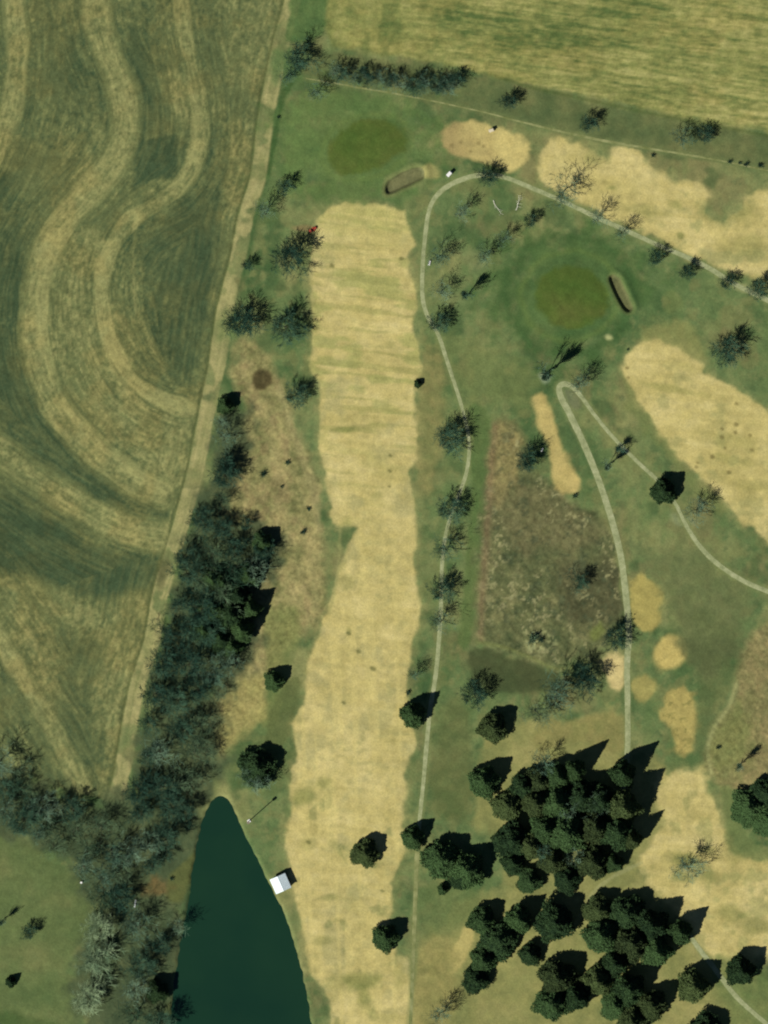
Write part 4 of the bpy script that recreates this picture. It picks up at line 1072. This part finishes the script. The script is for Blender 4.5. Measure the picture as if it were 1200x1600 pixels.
# ---- golf carts
def golf_cart(px, py, rz, roof_m, label):
    t = thing("golf_cart", px, py, rz, label, "golf cart", "golf carts")
    def body(bm):
        prism(bm, [(-1.2, .32), (1.15, .32), (1.25, .5), (1.15, .82), (.72, .95), (.6, .42), (-.05, .42), (-.1, .62), (-1.2, .68)], -.58, .58)
    part("body", body, roof_m, t)
    part("canopy", lambda bm: box(bm, -1.15, .85, -.66, .66, 1.86, 1.95, .035), roof_m, t)
    part("seat", lambda bm: (box(bm, -.62, -.08, -.54, .54, .63, .82, .05)), vinyl, t)
    part("backrest", lambda bm: box(bm, -.78, -.66, -.54, .54, .74, 1.22, .04), vinyl, t)
    for sx, x0 in ((1, .68), (-1, -1.05)):
        for sy in (-1, 1):
            part("roof_post", lambda bm, x0=x0, sy=sy: bar(bm, (x0 + (.12 if x0 > 0 else 0), sy * .55, .66), (x0, sy * .55, 1.87), .022), grey, t)
    for x in (-.82, .82):
        for sy in (-1, 1):
            wh = part("wheel", lambda bm, x=x, sy=sy: cyl(bm, (x, .23), .23, sy * .50 - .09, sy * .50 + .09, 16), black, t)
            part("rim", lambda bm, x=x, sy=sy: cyl(bm, (x, .23), .12, sy * .595 - .012, sy * .595 + .012, 12), grey, wh)
    def steer(bm):
        n = 12
        for i in range(n):
            a_, b_ = 2 * math.pi * i / n, 2 * math.pi * (i + 1) / n
            c0 = lambda a: (.36 + .09 * math.cos(a), -.27 + .18 * math.sin(a), 1.02 + .15 * math.cos(a))
            bar(bm, c0(a_), c0(b_), .016, 5)
        bar(bm, (.36, -.27, 1.02), (.62, -.27, .86), .016, 5)
    part("steering_wheel", steer, black, t)
    part("bag_rack", lambda bm: box(bm, -1.24, -.86, -.5, .5, .69, .95, .03), grey, t)
    return t
golf_cart(702, 272, math.radians(48), white, "white roofed golf cart parked beside the path's top bend")
golf_cart(768, 204, math.radians(20), cream, "cream roofed golf cart on the reddish tee patch").scale = (.9, .9, .9)

# ---- small red mower
mw = thing("mower", 490, 358, math.radians(35), "small red riding mower at the fairway's upper left corner", "mower")
part("hood", lambda bm: prism(bm, [(.1, .35), (1.25, .35), (1.3, .62), (1.15, .85), (.15, .98)], -.42, .42), red, mw)
part("deck", lambda bm: box(bm, -1.1, .25, -.78, .78, .2, .42, .05), red, mw)
part("seat", lambda bm: (box(bm, -.62, -.15, -.26, .26, .62, .74, .04), box(bm, -.74, -.62, -.26, .26, .62, 1.15, .04), box(bm, -.6, -.2, -.2, .2, .42, .62)), black, mw)
part("steering_wheel", lambda bm: (bar(bm, (.1, 0, .9), (-.05, 0, 1.15), .02), bar(bm, (-.05, -.18, 1.15), (-.05, .18, 1.15), .02), bar(bm, (-.15, 0, 1.12), (.05, 0, 1.18), .02)), black, mw)
for (x, r, yy) in ((-.75, .36, .62), (.95, .24, .5)):
    for sy in (-1, 1):
        wh = part("wheel", lambda bm, x=x, r=r, yy=yy, sy=sy: cyl(bm, (x, r), r, sy * yy - .11, sy * yy + .11, 16), black, mw)
        part("rim", lambda bm, x=x, r=r, yy=yy, sy=sy: cyl(bm, (x, r), r * .5, sy * (yy + .115) - .01, sy * (yy + .115) + .01, 12), white, wh)
part("grass_collector", lambda bm: prism(bm, [(-1.9, .35), (-1.12, .45), (-1.12, 1.05), (-1.75, 1.0), (-1.95, .8)], -.6, .6), red, mw)

# ---- white benches
def bench(px, py, rz, label):
    t = thing("bench", px, py, rz, label, "bench", "white benches")
    for k in range(4): part("slat", lambda bm, k=k: box(bm, -.75, .75, -.22 + k * .12, -.12 + k * .12, .42, .46), white, t)
    for k in range(3): part("back_slat", lambda bm, k=k: box(bm, -.75, .75, .28, .31, .55 + k * .13, .65 + k * .13), white, t)
    for s in (-.6, .6):
        part("leg", lambda bm, s=s: (box(bm, s - .03, s + .03, -.2, -.14, 0, .42), box(bm, s - .03, s + .03, .24, .28, 0, .95), box(bm, s - .03, s + .03, -.2, .28, .37, .415)), white, t)
    return t
bench(671, 411, math.radians(75), "small white bench on the right side of the path loop").scale = (1.25, 1.35, 1.1)
bench(847, 703, math.radians(60), "small white bench between a bare tree and the straw tee")

# ---- pole with box, by the pond
pl = thing("pole", 389, 1283, 0.6, "slim pole with a box on top near the pond's right bank", "pole")
part("post", lambda bm: bar(bm, (0, 0, -.2), (0, 0, 11.4), .17, 8), bleach, pl)
part("top_box", lambda bm: box(bm, -.5, .5, -.5, .5, 11.4, 12.4, .06), wood, pl)
part("footing", lambda bm: box(bm, -.6, .6, -.6, .6, -.1, .25, .05), white, pl)
# ---- white post on the lawn, plank in the wood
po = thing("well_cap", 127, 1379, 0, "tiny white capped pipe where the lawn meets the bare trees", "pipe")
part("pipe", lambda bm: bar(bm, (0, 0, -.1), (0, 0, .7), .28, 12), white, po)
part("cap", lambda bm: bar(bm, (0, 0, .7), (0, 0, .8), .42, 12), white, po)
def plank_(bm): box(bm, -.3, .3, -1.5, 1.5, .1, .16, .01)
pk = part("board", plank_, flatmat("faded_board", (.5, .55, .52), .8), None)
pk.location = (wx(211), wy(1412), hz(211, 1412)); pk.rotation_euler = (0, 0, -.15)
tag(pk, "faded pale board lying on the wood's floor by the lawn", "board")

# ---- bleached fallen branches inside the path loop
def branch(px, py, rz, seed, label):
    rg = random.Random(seed); t = thing("fallen_branch", px, py, rz, label, "branch", "bleached fallen branches")
    main, tw = [], []
    p = np.array([-2.6, 0, .18]); d = np.array([1.0, 0, .03])
    for i in range(7):
        d = d + np.array([0, rg.gauss(0, .25), rg.gauss(.01, .04)]); d /= np.linalg.norm(d)
        q = p + d * .85; main.append((p, q, .17 - .018 * i, .15 - .018 * i))
        for s in (-1, 1):
            if i and rg.random() < .75:
                e = q + np.array([rg.uniform(.2, .8), s * rg.uniform(.4, 1.1), rg.uniform(-.05, .4)])
                tw.append((q, e, .07, .04)); tw.append((e, e + np.array([rg.uniform(.1, .4), s * rg.uniform(.1, .6), .1]), .045, .03))
        p = q
    V, F = tubes(main, 6); link_mesh("limb", mesh_of("limb", V, F, [bleach]), t)
    V, F = tubes(tw, 4); link_mesh("twigs", mesh_of("twigs", V, F, [bleach]), t)
branch(776, 322, math.radians(-62), 5, "bleached fallen branch in the path loop, left one")
branch(812, 320, math.radians(55), 8, "bleached fallen branch in the path loop, right one beside the path")
